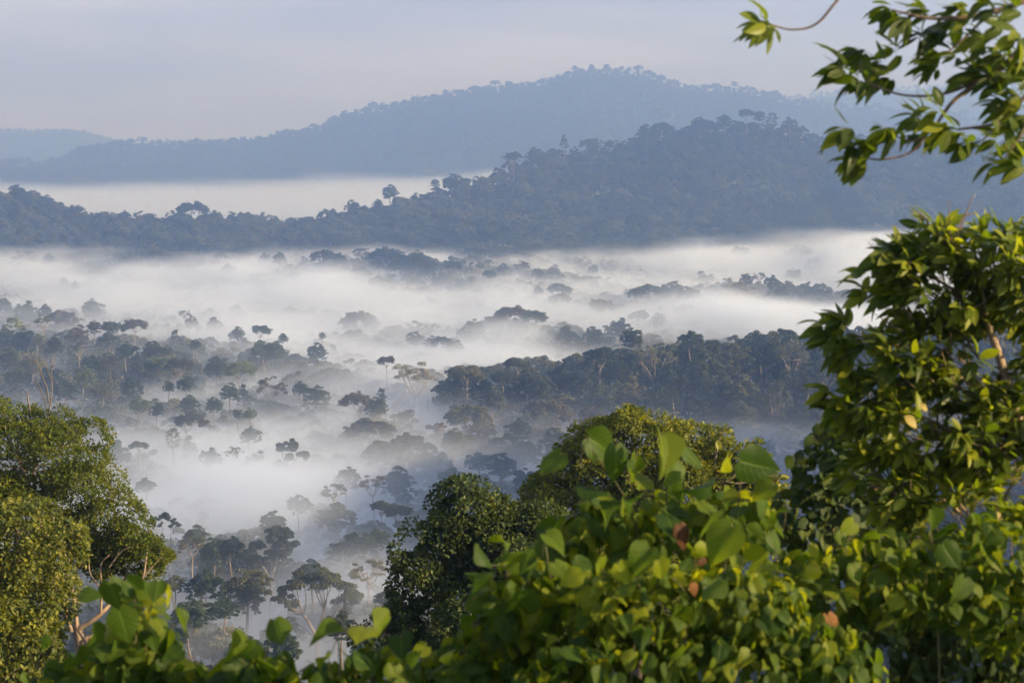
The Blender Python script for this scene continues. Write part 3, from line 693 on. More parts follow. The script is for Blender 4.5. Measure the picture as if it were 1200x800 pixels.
# (pixel x, pixel y of the top, crown width px, shape, colour, key phrase, label)
TREES = [
 # --- trees with a label of their own; others are described from them
 (371, 668, 102, 'hero', 'o', "orange-limbed tree", "broad umbrella-crowned tree with forking orange-lit limbs, low centre of the valley"),
 (325, 513, 74, 'twin', 'd', "twin-crowned tree", "dark tree with two separate tufted crowns on one bent forking trunk above mist"),
 (317, 615, 60, 'heart', 'd', "heart-shaped dark tree", "dark heart-shaped crown on a slim pale trunk standing in bluish mist"),
 (190, 601, 44, 'lean', 'd', "lacy leaning tree", "thin lacy-crowned tree with a pale leaning trunk beside the big left tree"),
 (420, 363, 38, 'U', 'b', "lone pale tree", "lone pale airy tree rising straight out of the brightest white mist"),
 (705, 349, 28, 'U', 'b', "tall white-trunked tree", "tall umbrella-crowned tree on a long bare white trunk above the mist"),
 (313, 399, 42, 'U', 'l', "light green umbrella tree", "light green umbrella-crowned tree at the edge of the bright mist"),
 (109, 351, 29, 'D', 'g', "tall round tree", "tall round dense tree standing highest in the left tree group"),
 (157, 372, 26, 'U', 'b', "pink-trunked umbrella tree", "small umbrella tree on a thin pinkish trunk, in the left tree group"),
 (372, 451, 33, 'D', 'g', "dense dark egg tree", "dense dark green egg-shaped tree standing clear of mist, centre left"),
 (483, 421, 52, 'S', 'y', "pale spreading tree", "pale tan spreading tree with pinkish limbs at the end of the dark ridge"),
 (703, 405, 36, 'U', 'd', "black-crowned ridge tree", "dark flat-crowned tree standing above the crest of the wooded ridge"),
 (765, 402, 50, 'S', 'y', "white-limbed ridge tree", "pale open tree with long white limbs on the wooded ridge crest"),
 (910, 445, 38, 'O', 'o', "bare-boled tree", "olive tree on a long straight pale bole in front of the wooded ridge"),
 (600, 509, 74, 'C', 'd', "broad dark dome", "broad dark domed crown just above the sunlit foreground trees"),
 (414, 625, 68, 'C', 'd', "low misty dome", "wide low dome-shaped crown sunk in blue mist, lower centre"),
 (287, 666, 62, 'D', 'o', "sunlit olive tree", "tall olive-green tree catching sun beside the orange-limbed umbrella tree"),
 (372, 401, 25, 'D', 'd', "solitary tuft", "solitary little dark crown floating in the wide white mist"),
 (331, 390, 13, 'D', 'd', None, "tiny lone round crown in white mist above the light green umbrella tree"),
 (225, 235, 32, 'U', 'd', "big near-ridge tree", "big umbrella tree breaking the left skyline of the near wooded ridge"),
 (458, 216, 20, 'D', 'd', "upright ridge tree", "upright round tree alone on the rising crest of the near wooded ridge"),
 (530, 203, 24, 'D', 'd', None, "bushy tree on the near ridge crest where the level mist ends"),
 (863, 323, 44, 'S', 'y', "pale fan tree", "pale fan-shaped tree with white limbs in thin mist, right of centre"),
 (823, 317, 30, 'D', 'g', "round hillock tree", "round grey-green tree atop the misty hillock, right of centre"),
 (953, 302, 26, 'O', 'g', "tall misty tree", "tall narrow tree above the mist near the right-hand shrub"),
 (655, 342, 24, 'U', 'b', None, "faint slanting tree with a wispy flat crown in white mist, centre"),
 (681, 368, 18, 'X', 'b', "bare grey tree", "bare leafless grey tree in mist beside the tall white-trunked tree"),
 (290, 568, 12, 'X', 'b', "dead snag in mist", "thin dead snag poking out of blue mist below the twin-crowned tree"),
 (433, 486, 48, 'U', 'b', "brown-limbed tree", "brownish umbrella tree with bright limbs in front of low mist, centre"),
 (452, 514, 62, 'U', 'b', "wide fan tree", "wide fan-crowned tree with pinkish limbs right of the twin-crowned tree"),
 (505, 520, 58, 'D', 'd', "dark mushroom tree", "dark mushroom-shaped tree left of the broad dark dome"),
 (395, 589, 54, 'C', 'g', "dusky spreading crown", "dusky spreading crown half lost in blue shade, lower centre"),
 (223, 481, 36, 'U', 'b', "flat brown umbrella", "flat brownish umbrella crown in pale mist above the big left tree"),
 (222, 510, 22, 'K', 'd', "pointed tree", "small dark pointed tree in mist left of the twin-crowned tree"),
 (203, 501, 17, 'O', 'g', None, "slim oval tree right beside the small dark pointed tree"),
 (547, 426, 38, 'U', 'y', "pale lacy crown", "pale lacy crown showing against mist behind the dark ridge"),
 (533, 430, 52, 'D', 'g', "end-of-ridge tree", "bulky dark green tree at the left end of the wooded ridge"),
 (640, 466, 50, 'U', 'b', "brown-topped tree", "brown-topped spreading tree on the lower slope of the ridge"),
 (490, 294, 32, 'D', 'd', "distant clump's end tree", "rounded tree at the right end of the distant dark row of trees"),
 (452, 288, 38, 'U', 'd', "distant broad tree", "broadest tree in the distant dark row standing above the mist"),
 (280, 284, 28, 'D', 'd', "distant left tree", "bushy tree at the left of the distant dark row above mist"),
 (72, 362, 36, 'U', 'b', "brown umbrella pair", "brownish double umbrella crown near the left edge of the valley"),
 (583, 367, 34, 'C', 'g', "island tree", "highest crown of the small wooded island in the mist, centre"),
 (92, 397, 24, 'S', 'g', None, "small open-crowned tree with dark tufts in the left tree group"),
 (224, 625, 34, 'S', 'o', "slanting thin tree", "thin slanting tree with open crown left of the heart-shaped dark tree"),
 (430, 652, 46, 'S', 'y', None, "ghostly pale leafless-looking tree in mist above the orange-limbed tree's right"),
 # --- the others
 (28, 291, 25, 'S', 'b'), (57, 296, 15, 'D', 'g'), (3, 285, 14, 'K', 'g'), (152, 295, 20, 'D', 'b'), (183, 292, 14, 'U', 'd'), (200, 298, 14, 'D', 'd'), (214, 297, 16, 'D', 'd'), (231, 294, 17, 'D', 'd'), (258, 295, 15, 'U', 'd'),
 (254, 303, 15, 'D', 'g'), (268, 309, 18, 'D', 'g'), (310, 296, 14, 'D', 'd'), (327, 295, 18, 'D', 'd'), (353, 292, 27, 'C', 'd'), (380, 291, 27, 'U', 'd'), (398, 296, 18, 'D', 'd'), (425, 288, 24, 'S', 'd'), (470, 294, 24, 'D', 'd'), (505, 303, 18, 'D', 'd'),
 (530, 305, 20, 'U', 'd'), (557, 305, 18, 'S', 'd'), (573, 316, 16, 'U', 'd'), (590, 308, 20, 'D', 'd'), (611, 304, 20, 'S', 'd'), (631, 314, 15, 'D', 'd'), (650, 310, 17, 'D', 'd'), (695, 310, 13, 'D', 'd'), (552, 323, 10, 'D', 'g'), (630, 334, 13, 'D', 'g'), (657, 330, 26, 'U', 'g'),
 (148, 321, 34, 'C', 'b'), (75, 325, 14, 'D', 'g'), (88, 329, 12, 'D', 'g'), (32, 352, 28, 'D', 'g'), (53, 356, 18, 'D', 'g'), (5, 349, 20, 'D', 'g'), (52, 367, 22, 'S', 'l'), (15, 371, 26, 'O', 'l'), (110, 376, 20, 'D', 'b'), (132, 375, 26, 'U', 'g'), (93, 380, 26, 'D', 'b'),
 (7, 384, 24, 'D', 'l'), (27, 386, 32, 'D', 'd'), (44, 391, 22, 'C', 'o'), (62, 394, 22, 'D', 'd'), (127, 389, 32, 'C', 'g'), (150, 401, 28, 'D', 'g'), (180, 399, 26, 'D', 'g'), (196, 404, 15, 'D', 'g'), (206, 386, 20, 'K', 'g'), (229, 397, 13, 'D', 'g'),
 (217, 362, 16, 'S', 'g'), (225, 370, 18, 'D', 'g'), (250, 371, 20, 'D', 'g'), (279, 382, 20, 'D', 'g'), (305, 380, 22, 'U', 'g'), (277, 357, 22, 'D', 'g'), (246, 361, 28, 'C', 'g'), (378, 389, 9, 'D', 'g'),
 (253, 417, 30, 'D', 'g'), (190, 416, 36, 'U', 'l'), (210, 418, 28, 'U', 'b'), (280, 421, 34, 'U', 'l'), (127, 412, 26, 'D', 'b'), (108, 416, 22, 'D', 'g'), (153, 441, 28, 'D', 'g'), (217, 440, 22, 'D', 'g'), (197, 446, 15, 'D', 'g'), (270, 448, 24, 'D', 'g'), (285, 450, 16, 'K', 'g'),
 (317, 439, 38, 'S', 'b'), (352, 446, 20, 'D', 'g'), (223, 462, 26, 'D', 'g'), (250, 465, 22, 'D', 'g'), (163, 466, 28, 'C', 'l'), (183, 471, 18, 'D', 'd'), (279, 479, 15, 'D', 'g'), (293, 477, 16, 'D', 'l'), (20, 432, 36, 'C', 'g'), (76, 446, 38, 'C', 'g'), (120, 450, 28, 'C', 'o'), (60, 430, 34, 'D', 'd'),
 (136, 515, 34, 'D', 'g'), (162, 515, 20, 'U', 'g'), (247, 524, 26, 'D', 'g'), (275, 522, 20, 'S', 'g'), (295, 500, 26, 'D', 'g'), (40, 415, 30, 'D', 'o'), (98, 430, 30, 'D', 'l'), (10, 408, 30, 'D', 'g'), (170, 560, 30, 'C', 'g'),
 (600, 357, 34, 'U', 'b'), (627, 362, 28, 'U', 'g'), (557, 375, 32, 'D', 'd'), (544, 383, 24, 'D', 'd'), (487, 388, 22, 'D', 'd'), (506, 393, 18, 'D', 'd'), (519, 393, 24, 'U', 'd'), (531, 397, 22, 'D', 'd'), (605, 372, 26, 'D', 'g'), (663, 381, 32, 'D', 'g'), (694, 382, 26, 'D', 'g'), (728, 372, 26, 'D', 'g'),
 (748, 362, 22, 'U', 'd'), (770, 366, 20, 'D', 'g'), (740, 385, 30, 'D', 'g'), (747, 336, 22, 'U', 'g'), (763, 331, 26, 'U', 'g'), (777, 333, 20, 'D', 'g'), (791, 329, 22, 'D', 'g'), (806, 336, 32, 'C', 'g'), (810, 388, 38, 'C', 'g'),
 (453, 416, 20, 'U', 'b'), (607, 417, 28, 'U', 'g'), (590, 432, 28, 'U', 'd'), (562, 440, 34, 'D', 'g'), (617, 432, 34, 'D', 'd'), (640, 440, 30, 'D', 'g'), (660, 432, 44, 'C', 'd'), (690, 430, 40, 'D', 'd'), (724, 424, 40, 'C', 'd'), (577, 452, 36, 'D', 'o'), (740, 440, 44, 'D', 'o'), (790, 424, 40, 'D', 'd'),
 (447, 455, 18, 'K', 'g'), (417, 459, 34, 'U', 'b'), (440, 466, 30, 'D', 'd'), (547, 472, 52, 'U', 'o'), (607, 491, 34, 'D', 'd'), (480, 507, 42, 'U', 'b'), (516, 493, 18, 'S', 'b'), (535, 503, 42, 'D', 'o'), (565, 494, 40, 'C', 'o'), (650, 500, 44, 'D', 'o'), (588, 530, 36, 'D', 'g'), (560, 530, 34, 'C', 'g'), (615, 550, 38, 'D', 'd'), (468, 545, 44, 'D', 'g'), (530, 548, 40, 'C', 'g'),
 (815, 282, 12, 'D', 'd'), (829, 282, 12, 'D', 'd'), (867, 288, 22, 'U', 'g'), (940, 286, 24, 'U', 'g'), (926, 291, 16, 'D', 'g'), (970, 295, 24, 'U', 'g'), (993, 296, 18, 'D', 'g'), (875, 320, 16, 'D', 'g'), (889, 318, 16, 'S', 'g'), (985, 304, 36, 'C', 'g'), (930, 315, 22, 'D', 'g'), (962, 351, 34, 'C', 'g'), (905, 322, 18, 'D', 'g'),
 (860, 401, 46, 'D', 'o'), (893, 396, 52, 'C', 'd'), (926, 401, 40, 'S', 'o'), (828, 412, 46, 'D', 'g'), (975, 419, 50, 'U', 'g'), (1003, 406, 32, 'D', 'd'), (835, 440, 46, 'D', 'd'), (872, 438, 50, 'D', 'o'), (945, 434, 46, 'C', 'o'), (813, 462, 40, 'D', 'd'), (868, 470, 44, 'C', 'o'), (950, 470, 44, 'D', 'g'), (985, 455, 44, 'D', 'o'), (775, 452, 46, 'C', 'g'), (705, 450, 44, 'D', 'g'), (690, 476, 42, 'D', 'b'), (730, 480, 46, 'S', 'b'), (920, 500, 46, 'C', 'o'), (890, 510, 40, 'D', 'g'), (955, 512, 44, 'D', 'd'), (840, 492, 40, 'U', 'g'), (1020, 430, 40, 'C', 'g'), (1060, 440, 44, 'D', 'g'), (790, 482, 44, 'D', 'o'),
 (250, 630, 34, 'D', 'g'), (274, 629, 34, 'D', 'd'), (320, 598, 36, 'D', 'g'), (447, 586, 24, 'U', 'd'), (466, 589, 32, 'U', 'd'), (366, 654, 40, 'D', 'g'), (232, 614, 36, 'D', 'g'), (390, 564, 32, 'S', 'g'), (438, 554, 32, 'S', 'b'), (243, 668, 46, 'D', 'g'), (205, 674, 34, 'C', 'o'), (225, 702, 46, 'D', 'g'), (410, 548, 34, 'D', 'g'), (453, 690, 36, 'C', 'g'), (260, 700, 48, 'C', 'g'), (330, 735, 50, 'D', 'g'), (400, 715, 40, 'D', 'o'), (200, 730, 50, 'C', 'd'), (290, 745, 46, 'C', 'g'), (440, 620, 40, 'C', 'g'), (350, 580, 34, 'C', 'g'), (430, 735, 44, 'D', 'g'), (150, 690, 40, 'D', 'b'),
 # near ridge skyline
 (20, 216, 20, 'D', 'd'), (55, 228, 18, 'D', 'd'), (88, 240, 17, 'U', 'd'), (145, 247, 18, 'D', 'd'), (252, 246, 18, 'D', 'd'), (272, 250, 18, 'D', 'd'), (412, 234, 20, 'D', 'd'), (442, 233, 14, 'D', 'd'), (510, 210, 12, 'D', 'd'), (545, 208, 14, 'U', 'd'), (602, 177, 20, 'U', 'd'), (625, 172, 22, 'D', 'd'), (661, 158, 10, 'K', 'd'), (758, 145, 24, 'D', 'd'), (776, 142, 20, 'U', 'd'), (820, 137, 20, 'D', 'd'), (848, 134, 18, 'D', 'd'), (875, 127, 18, 'U', 'd'), (890, 130, 16, 'D', 'd'), (905, 132, 12, 'O', 'd'), (925, 137, 18, 'D', 'd'),
]
SIZE_H = {'U': 43, 'S': 42, 'D': 40, 'C': 38, 'O': 42, 'K': 36, 'X': 34, 'hero': 41, 'twin': 45, 'heart': 41, 'lean': 43}
SHAPE_WORD = {'U': 'umbrella-crowned', 'D': 'round-crowned', 'C': 'billowing', 'O': 'oval-crowned', 'S': 'sparse open-crowned', 'K': 'pointed', 'X': 'bare dead'}
ray_Y = np.arange(430, 3300, 4.0)
rng_t = np.random.default_rng(77)
placed = []
for T in TREES:
    px, py, w, kind, col = T[:5]; key = T[5] if len(T) > 5 else None; lab = T[6] if len(T) > 6 else None
    pts = P(px, py, ray_Y); gz = ground(pts[:, 0], pts[:, 1])
    h = min(SIZE_H[kind], 1.45 * 2406 / 2406 * 45)
    if py < 262:                                      # on the near ridge's crest
        hd = HILLS["near_ridge"]; Y = 2800.0
        for _ in range(5): Y = float(hill_axis(hd, P(px, py, Y)[0])) - 25
    else:
        hit = np.nonzero(pts[:, 2] <= gz + h)[0]
        Y = float(ray_Y[hit[0]]) if len(hit) else 2600.0
    p = P(px, py, Y); gzz = float(ground(p[0], p[1]))
    tm, cm, W0, H0 = PROTO[kind][rng_t.integers(len(PROTO[kind]))]
    s = w * Y / FPX / W0
    if kind in ('U', 'D', 'C', 'S', 'O', 'K'): s *= 1.06
    placed.append(dict(px=px, py=py, w=w, kind=kind, col=col, key=key, label=lab, p=p, gz=gzz, s=s, tm=tm, cm=cm, H0=H0))

# labels for the trees that have none of their own: where they stand from the nearest tree that has
KEYS = [t for t in placed if t["key"]]
KEYS_OTHER = [("big left tree", 200, 640)]
byrel = {}
for t in placed:
    if t["label"]: continue
    best = min(KEYS, key=lambda k: (k["px"] - t["px"]) ** 2 + (1.5 * (k["py"] - t["py"])) ** 2)
    dx, dy = t["px"] - best["px"], t["py"] - best["py"]
    if abs(dx) > 2.2 * abs(dy): rel = "right of" if dx > 0 else "left of"
    elif abs(dy) > 2.2 * abs(dx): rel = "below" if dy > 0 else "above"
    else: rel = ("below and " if dy > 0 else "above and ") + ("right of" if dx > 0 else "left of")
    t["rel"] = (best["key"], rel); t["dist"] = math.hypot(dx, 1.5 * dy)
    byrel.setdefault(t["rel"], []).append(t)
ORD = ["", "second ", "third ", "fourth ", "fifth ", "sixth ", "seventh ", "eighth ", "ninth ", "tenth ", "eleventh ", "twelfth "]
for (key, rel), L_ in byrel.items():
    L_.sort(key=lambda t: t["dist"])
    for i, t in enumerate(L_):
        size = "small " if t["w"] < 19 else ("broad " if t["w"] > 38 else "")
        o = ORD[i] if i else ("nearest " if len(L_) > 1 else "")
        t["label"] = f"{size}{TINT_WORD[t['col']]} {SHAPE_WORD[t['kind']]} tree, {o}{'tree ' if o else ''}{rel} the {key}"
def region_group(t):
    if t["py"] < 262: return "trees on the near ridge skyline"
    if t["py"] < 318 and t["px"] < 720: return "distant row of trees above the mist"
    if t["px"] < 345 and t["py"] < 500: return "left tree group in the mist"
    if t["px"] > 540 and 395 < t["py"] < 530: return "trees of the wooded ridge"
    return "valley trees standing in mist"
for i, t in enumerate(placed):
    root = empty("dead_tree" if t["kind"] == 'X' else "rainforest_tree", (t["p"][0], t["p"][1], min(t["gz"], t["p"][2])))
    tag(root, t["label"], "tree", region_group(t))
    off = float(t["p"][2] - t["s"] * t["H0"] - root.location.z)
    rz = 0 if t["kind"] in ('hero', 'twin', 'heart', 'lean') else rng_t.random() * 6.28
    for nm, me in (("trunk", t["tm"]), ("crown", t["cm"])):
        if me is None: continue
        o = bpy.data.objects.new(nm, me); scene.collection.objects.link(o); o.parent = root
        o.location = (0, 0, off); o.scale = (t["s"],) * 3; o.rotation_euler = (0, 0, rz)
        if nm == "crown": o.color = (*[c * 2.1 for c in TINT[t["col"]]], 1)

# ------------------------------------------------------------------ the closed forest itself: one mass of crowns, far beyond counting
lod = bpy.data.collections.new("forest_crowns")          # not linked to the scene; the forest's node group reads it
def lod_crown(seed, W, H, ch, ncl, n, size, tint):
    rng = np.random.default_rng(seed); g = Geo()
    tube(g, [(0, 0, -6), (0, 0, H * 0.5), (0.4, 0.2, H - ch * 0.4)], [0.5, 0.4, 0.2], 5, 0.0)
    ns = 4; sub = [(np.array([W * 0.26 * math.cos(q), W * 0.26 * math.sin(q), H - ch * 0.6 + rng.normal()]), W * (0.22 + 0.1 * rng.random())) for q in rng.random(ns) * 6.28]
    for i in range(ncl):
        c0, rs = sub[i % ns]; d = rsphere(rng, 1)[0]; d[2] = abs(d[2]) * 1.1 - 0.55
        s = W * (0.085 + 0.06 * rng.random())
        clump(g, c0 + d * [rs, rs, max(rs, ch * 0.55)], np.array([s, s, s * 0.75]), n, size, rng)
    me = g.mesh("forest_crown"); me.materials.append(leaf_mat("forest_leaf", (0.42, 0.45, 0.40), (0.85, 0.85, 0.80), (1.35, 1.25, 1.0), 0.65, 0.15, 0.2, tint=tuple(1.7 * c for c in tint), clump=0.16))
    o = bpy.data.objects.new("forest_crown", me); lod.objects.link(o)
for i, (W, H, ch, ncl, n, size) in enumerate([(19, 30, 13, 30, 70, 0.95), (16, 27, 12, 26, 70, 0.95), (22, 32, 13, 34, 70, 1.0), (13, 33, 18, 24, 65, 0.9), (17, 29, 14, 22, 60, 1.0), (15, 24, 11, 24, 60, 0.9)]):
    lod_crown(900 + i, W, H, ch, ncl, n, size, list(TINT.values())[[0, 1, 2, 0, 4, 3][i]])

def scatter_forest(name, label, pts, sc, seed):
    rng = np.random.default_rng(seed); n = len(pts)
    me = bpy.data.meshes.new(name); me.vertices.add(n); me.vertices.foreach_set("co", np.asarray(pts, np.float32).ravel())
    a = me.attributes.new("sc", 'FLOAT', 'POINT'); a.data.foreach_set("value", np.asarray(sc, np.float32))
    a = me.attributes.new("rz", 'FLOAT', 'POINT'); a.data.foreach_set("value", (rng.random(n) * 6.283).astype(np.float32))
    a = me.attributes.new("pick", 'INT', 'POINT'); a.data.foreach_set("value", rng.integers(0, 6, n).astype(np.int32))
    o = bpy.data.objects.new(name, me); scene.collection.objects.link(o)
    ng = bpy.data.node_groups.new(name, 'GeometryNodeTree')
    ng.interface.new_socket("Geometry", in_out='INPUT', socket_type='NodeSocketGeometry'); ng.interface.new_socket("Geometry", in_out='OUTPUT', socket_type='NodeSocketGeometry')
    N = ng.nodes; L = ng.links; gi = N.new("NodeGroupInput"); go = N.new("NodeGroupOutput")
    m2p = N.new("GeometryNodeMeshToPoints"); L.new(gi.outputs[0], m2p.inputs[0])
    ci = N.new("GeometryNodeCollectionInfo"); ci.inputs["Collection"].default_value = lod; ci.inputs["Separate Children"].default_value = True; ci.inputs["Reset Children"].default_value = True
    ip = N.new("GeometryNodeInstanceOnPoints"); L.new(m2p.outputs[0], ip.inputs["Points"]); L.new(ci.outputs[0], ip.inputs["Instance"]); ip.inputs["Pick Instance"].default_value = True
    def attr(nm, ty):
        k = N.new("GeometryNodeInputNamedAttribute"); k.data_type = ty; k.inputs["Name"].default_value = nm; return k.outputs[0]
    L.new(attr("pick", 'INT'), ip.inputs["Instance Index"])
    cx = N.new("ShaderNodeCombineXYZ"); L.new(attr("rz", 'FLOAT'), cx.inputs[2]); L.new(cx.outputs[0], ip.inputs["Rotation"])
    L.new(attr("sc", 'FLOAT'), ip.inputs["Scale"])
    L.new(ip.outputs[0], go.inputs[0])
    md = o.modifiers.new("forest", 'NODES'); md.node_group = ng
    return tag(o, label, kind="stuff")

def jitter_grid(x0, x1, y0, y1, d, seed):
    rng = np.random.default_rng(seed)
    X, Y = np.meshgrid(np.arange(x0, x1, d), np.arange(y0, y1, d)); X = X.ravel(); Y = Y.ravel()
    return X + (rng.random(len(X)) - .5) * d * 1.2, Y + (rng.random(len(X)) - .5) * d * 1.2, rng
def in_view(x, y, m=70): return np.abs(x) < 0.2494 * y + m + 0.04 * y

x, y, r = jitter_grid(-900, 900, 250, 2650, 12.5, 1); k = in_view(x, y) & (y < 2620)
for t in placed:                                       # clearings in front of the trees that stand free
    if t["key"] and t["py"] > 262 and t["kind"] in ('hero', 'twin', 'heart', 'lean', 'U', 'S', 'X', 'O'):
        bx, by = t["p"][0], t["p"][1]; reach = 75 if t["kind"] in ('hero', 'heart') else 60
        k &= ~((np.abs(x - bx * y / by) < 0.45 * t["w"] * by / FPX + 5) & (y > by - reach) & (y < by + 6))
x, y = x[k], y[k]; r_ = r.random(len(x))
scatter_forest("valley_forest", "dense rainforest canopy covering the valley floor under the mist", np.stack([x, y, ground(x, y) - 2.0], -1), 0.6 + 0.5 * r_, 1)
h = HILLS["near_ridge"]
x, y, r = jitter_grid(-950, 1150, 2150, 3150, 11.0, 2); ax = hill_axis(h, x); k = in_view(x, y, 100) & (y > 2600 - 300 * (x > 0)) & (y > ax - h["front"] * 1.15) & (y < ax + 60); x, y = x[k], y[k]
r_ = r.random(len(x)); scatter_forest("near_ridge_forest", "dark blue-green forest covering the near wooded ridge", np.stack([x, y, ground(x, y) - 9], -1), 0.7 + 0.4 * r_ + 0.12 * (r_ > 0.93), 2)
h = HILLS["far_hill"]
x, y, r = jitter_grid(-2300, 2600, 4900, 6500, 17.5, 3); ax = hill_axis(h, x); k = in_view(x, y, 150) & (y > ax - 1350) & (y < ax + 70); x, y = x[k], y[k]
r_ = r.random(len(x)); scatter_forest("far_hill_forest", "blue hazy forest covering the big far hill", np.stack([x, y, ground(x, y) - 9], -1), 0.8 + 0.4 * r_ + 0.2 * (r_ > 0.94), 3)
for nm, lab, hn, sd in (("hazy_hill_forest", "faint forest on the hazy hill behind the overhanging branch", "hazy_hill", 4), ("farthest_hill_forest", "palest blue forest on the farthest hill at left", "farthest_hill", 5)):
    h = HILLS[hn]; yc = h["Y"][0]; xs, cz = h["tab"]
    x, y, r = jitter_grid(-2900, 2900, yc - 700, yc + 60, 21, sd); k = in_view(x, y, 150) & (np.interp(x, xs, cz) > -60); x, y = x[k], y[k]
    r_ = r.random(len(x)); scatter_forest(nm, lab, np.stack([x, y, ground(x, y) - 10], -1), 0.85 + 0.4 * r_ + 0.2 * (r_ > 0.94), sd)
# ------------------------------------------------------------------ near trees and climbers on the viewer's own hill
ML_TREE = leaf_mat("left_tree_leaf", (0.038, 0.062, 0.010), (0.112, 0.142, 0.015), (0.225, 0.230, 0.024), 0.55, 0.45, 0.2, clump=0.5)
ML_IVY = leaf_mat("bright_climber_leaf", (0.040, 0.062, 0.010), (0.135, 0.158, 0.017), (0.31, 0.29, 0.040), 0.5, 0.45, 0.3, clump=0.6)
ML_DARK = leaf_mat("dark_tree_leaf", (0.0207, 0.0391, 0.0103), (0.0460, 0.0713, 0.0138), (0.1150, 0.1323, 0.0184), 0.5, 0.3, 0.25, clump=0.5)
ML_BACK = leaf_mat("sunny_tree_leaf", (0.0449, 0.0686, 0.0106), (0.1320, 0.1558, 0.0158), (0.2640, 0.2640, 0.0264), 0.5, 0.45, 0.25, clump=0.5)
ML_VINE = leaf_mat("heart_leaf", (0.0290, 0.0660, 0.0079), (0.0766, 0.1294, 0.0092), (0.25, 0.285, 0.012), 0.5, 0.56, 0.22, veins=True, clump=0.8)  # lightest tone raised to stand in for sun highlights
ML_BROAD = leaf_mat("glossy_leaf", (0.036, 0.060, 0.008), (0.098, 0.140, 0.010), (0.30, 0.32, 0.018), 0.42, 0.5, 0.3, veins=True, clump=1.2, trans_tint=(1.5, 1.55, 0.35))  # sun-struck leaves put into the lightest colour
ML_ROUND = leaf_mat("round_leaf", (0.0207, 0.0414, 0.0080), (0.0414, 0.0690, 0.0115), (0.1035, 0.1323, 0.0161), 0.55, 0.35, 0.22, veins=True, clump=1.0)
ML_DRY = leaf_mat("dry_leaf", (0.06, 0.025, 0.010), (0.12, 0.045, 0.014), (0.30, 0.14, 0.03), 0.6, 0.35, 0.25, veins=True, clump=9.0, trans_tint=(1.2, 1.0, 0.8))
M_LIMB = bark_mat("warm_limb_bark", (0.16, 0.105, 0.06), (0.34, 0.25, 0.165), 2.5)  # warm pale bark of limbs, trunks and bare twigs
M_STEM = bark_mat("green_stem", (0.06, 0.07, 0.02), (0.16, 0.13, 0.05), 20)

def blob(px, py, Y, rx, ry, depth=None):
    c = P(px, py, Y); k = Y / FPX
    return (c, np.array([rx * k, (depth if depth else max(rx, ry) * k), ry * k]))

def on_blobs(blobs, n, rng, lo=-0.9, keep=0.82):
    """points on the outside of a heap of ellipsoids"""
    area = np.array([r[0] * r[2] + r[0] * r[1] + r[1] * r[2] for c, r in blobs]); pk = rng.choice(len(blobs), n, p=area / area.sum())
    C = np.array([b[0] for b in blobs])[pk]; R = np.array([b[1] for b in blobs])[pk]
    d = rsphere(rng, n); d[:, 2] = np.where(d[:, 2] < lo, -d[:, 2], d[:, 2])
    p = C + d * R; ok = np.ones(n, bool)
    for i, (c, r) in enumerate(blobs):
        ok &= (pk == i) | ((((p - c) / (r * keep)) ** 2).sum(1) > 1)
    nr = unit(d / R)
    return p[ok], nr[ok]

def lumpy_crown(g, blobs, n_lumps, per, lump, size, rng, tmpl=DIAMOND, lo=-0.6, bright=None, sag=0.3, rag=0.0, gap=0.36):
    p, nr = on_blobs(blobs, n_lumps, rng, lo)
    if rag:                                        # boughs stand out, hollows fall back or stay open
        f = fbm(p[:, 0] / rag + 50, p[:, 1] / rag + 50, p[:, 2] / rag + 50, seed=91, oct=2)
        p = p + nr * ((f - 0.5) * 2.2 * rag)[:, None] * np.array([1, 1, 0.7]); k = f > gap - 0.08 * rng.random(len(f)); p, nr = p[k], nr[k]
    p2, n2 = on_blobs([(c, r * 0.62) for c, r in blobs], n_lumps // 3, rng, lo, 0.6)
    for c, o in zip(np.concatenate([p, p2]), np.concatenate([nr, n2])):
        s = lump * (0.6 + 0.8 * rng.random()); n = int(per * (0.6 + 0.8 * rng.random()))
        d = rsphere(rng, n); flip = (d * o).sum(1) < -0.25; d[flip] *= -1
        q = c - o * s * 0.3 + d * s * (1 - 0.4 * rng.random(n) ** 2)[:, None] * np.array([1, 1, 0.8])
        nn = unit(d * 0.9 + o * 0.3 + rng.normal(size=(n, 3)) * 0.5 + [0.3, -0.1, 0.35])
        yd = unit(d + rng.normal(size=(n, 3)) * 0.6 + [0, 0, -sag]); b0 = 0.48 + 0.14 * rng.normal() + (bright(c) if bright else 0)
        leaves(g, tmpl, q, yd, nn, size * (0.65 + 0.7 * rng.random(n)), np.clip(b0 + 0.22 * rng.normal(size=n), 0, 1), 1.1)

def px_limb(g, pts, Y, r0, r1, n=20, sides=7, dy=None):
    """limb through (pixel x, pixel y[, depth offset]) points at distance Y"""
    w = np.array([P(p[0], p[1], Y + (p[2] if len(p) > 2 else 0)) for p in pts])
    tube(g, spline(w, n), np.linspace(r0, r1, n), sides)

def base_of(px, Y):
    x = float(P(px, 400, Y)[0]); return np.array([x, Y, float(ground(x, Y))])

NEAR = "big trees on the near slope"
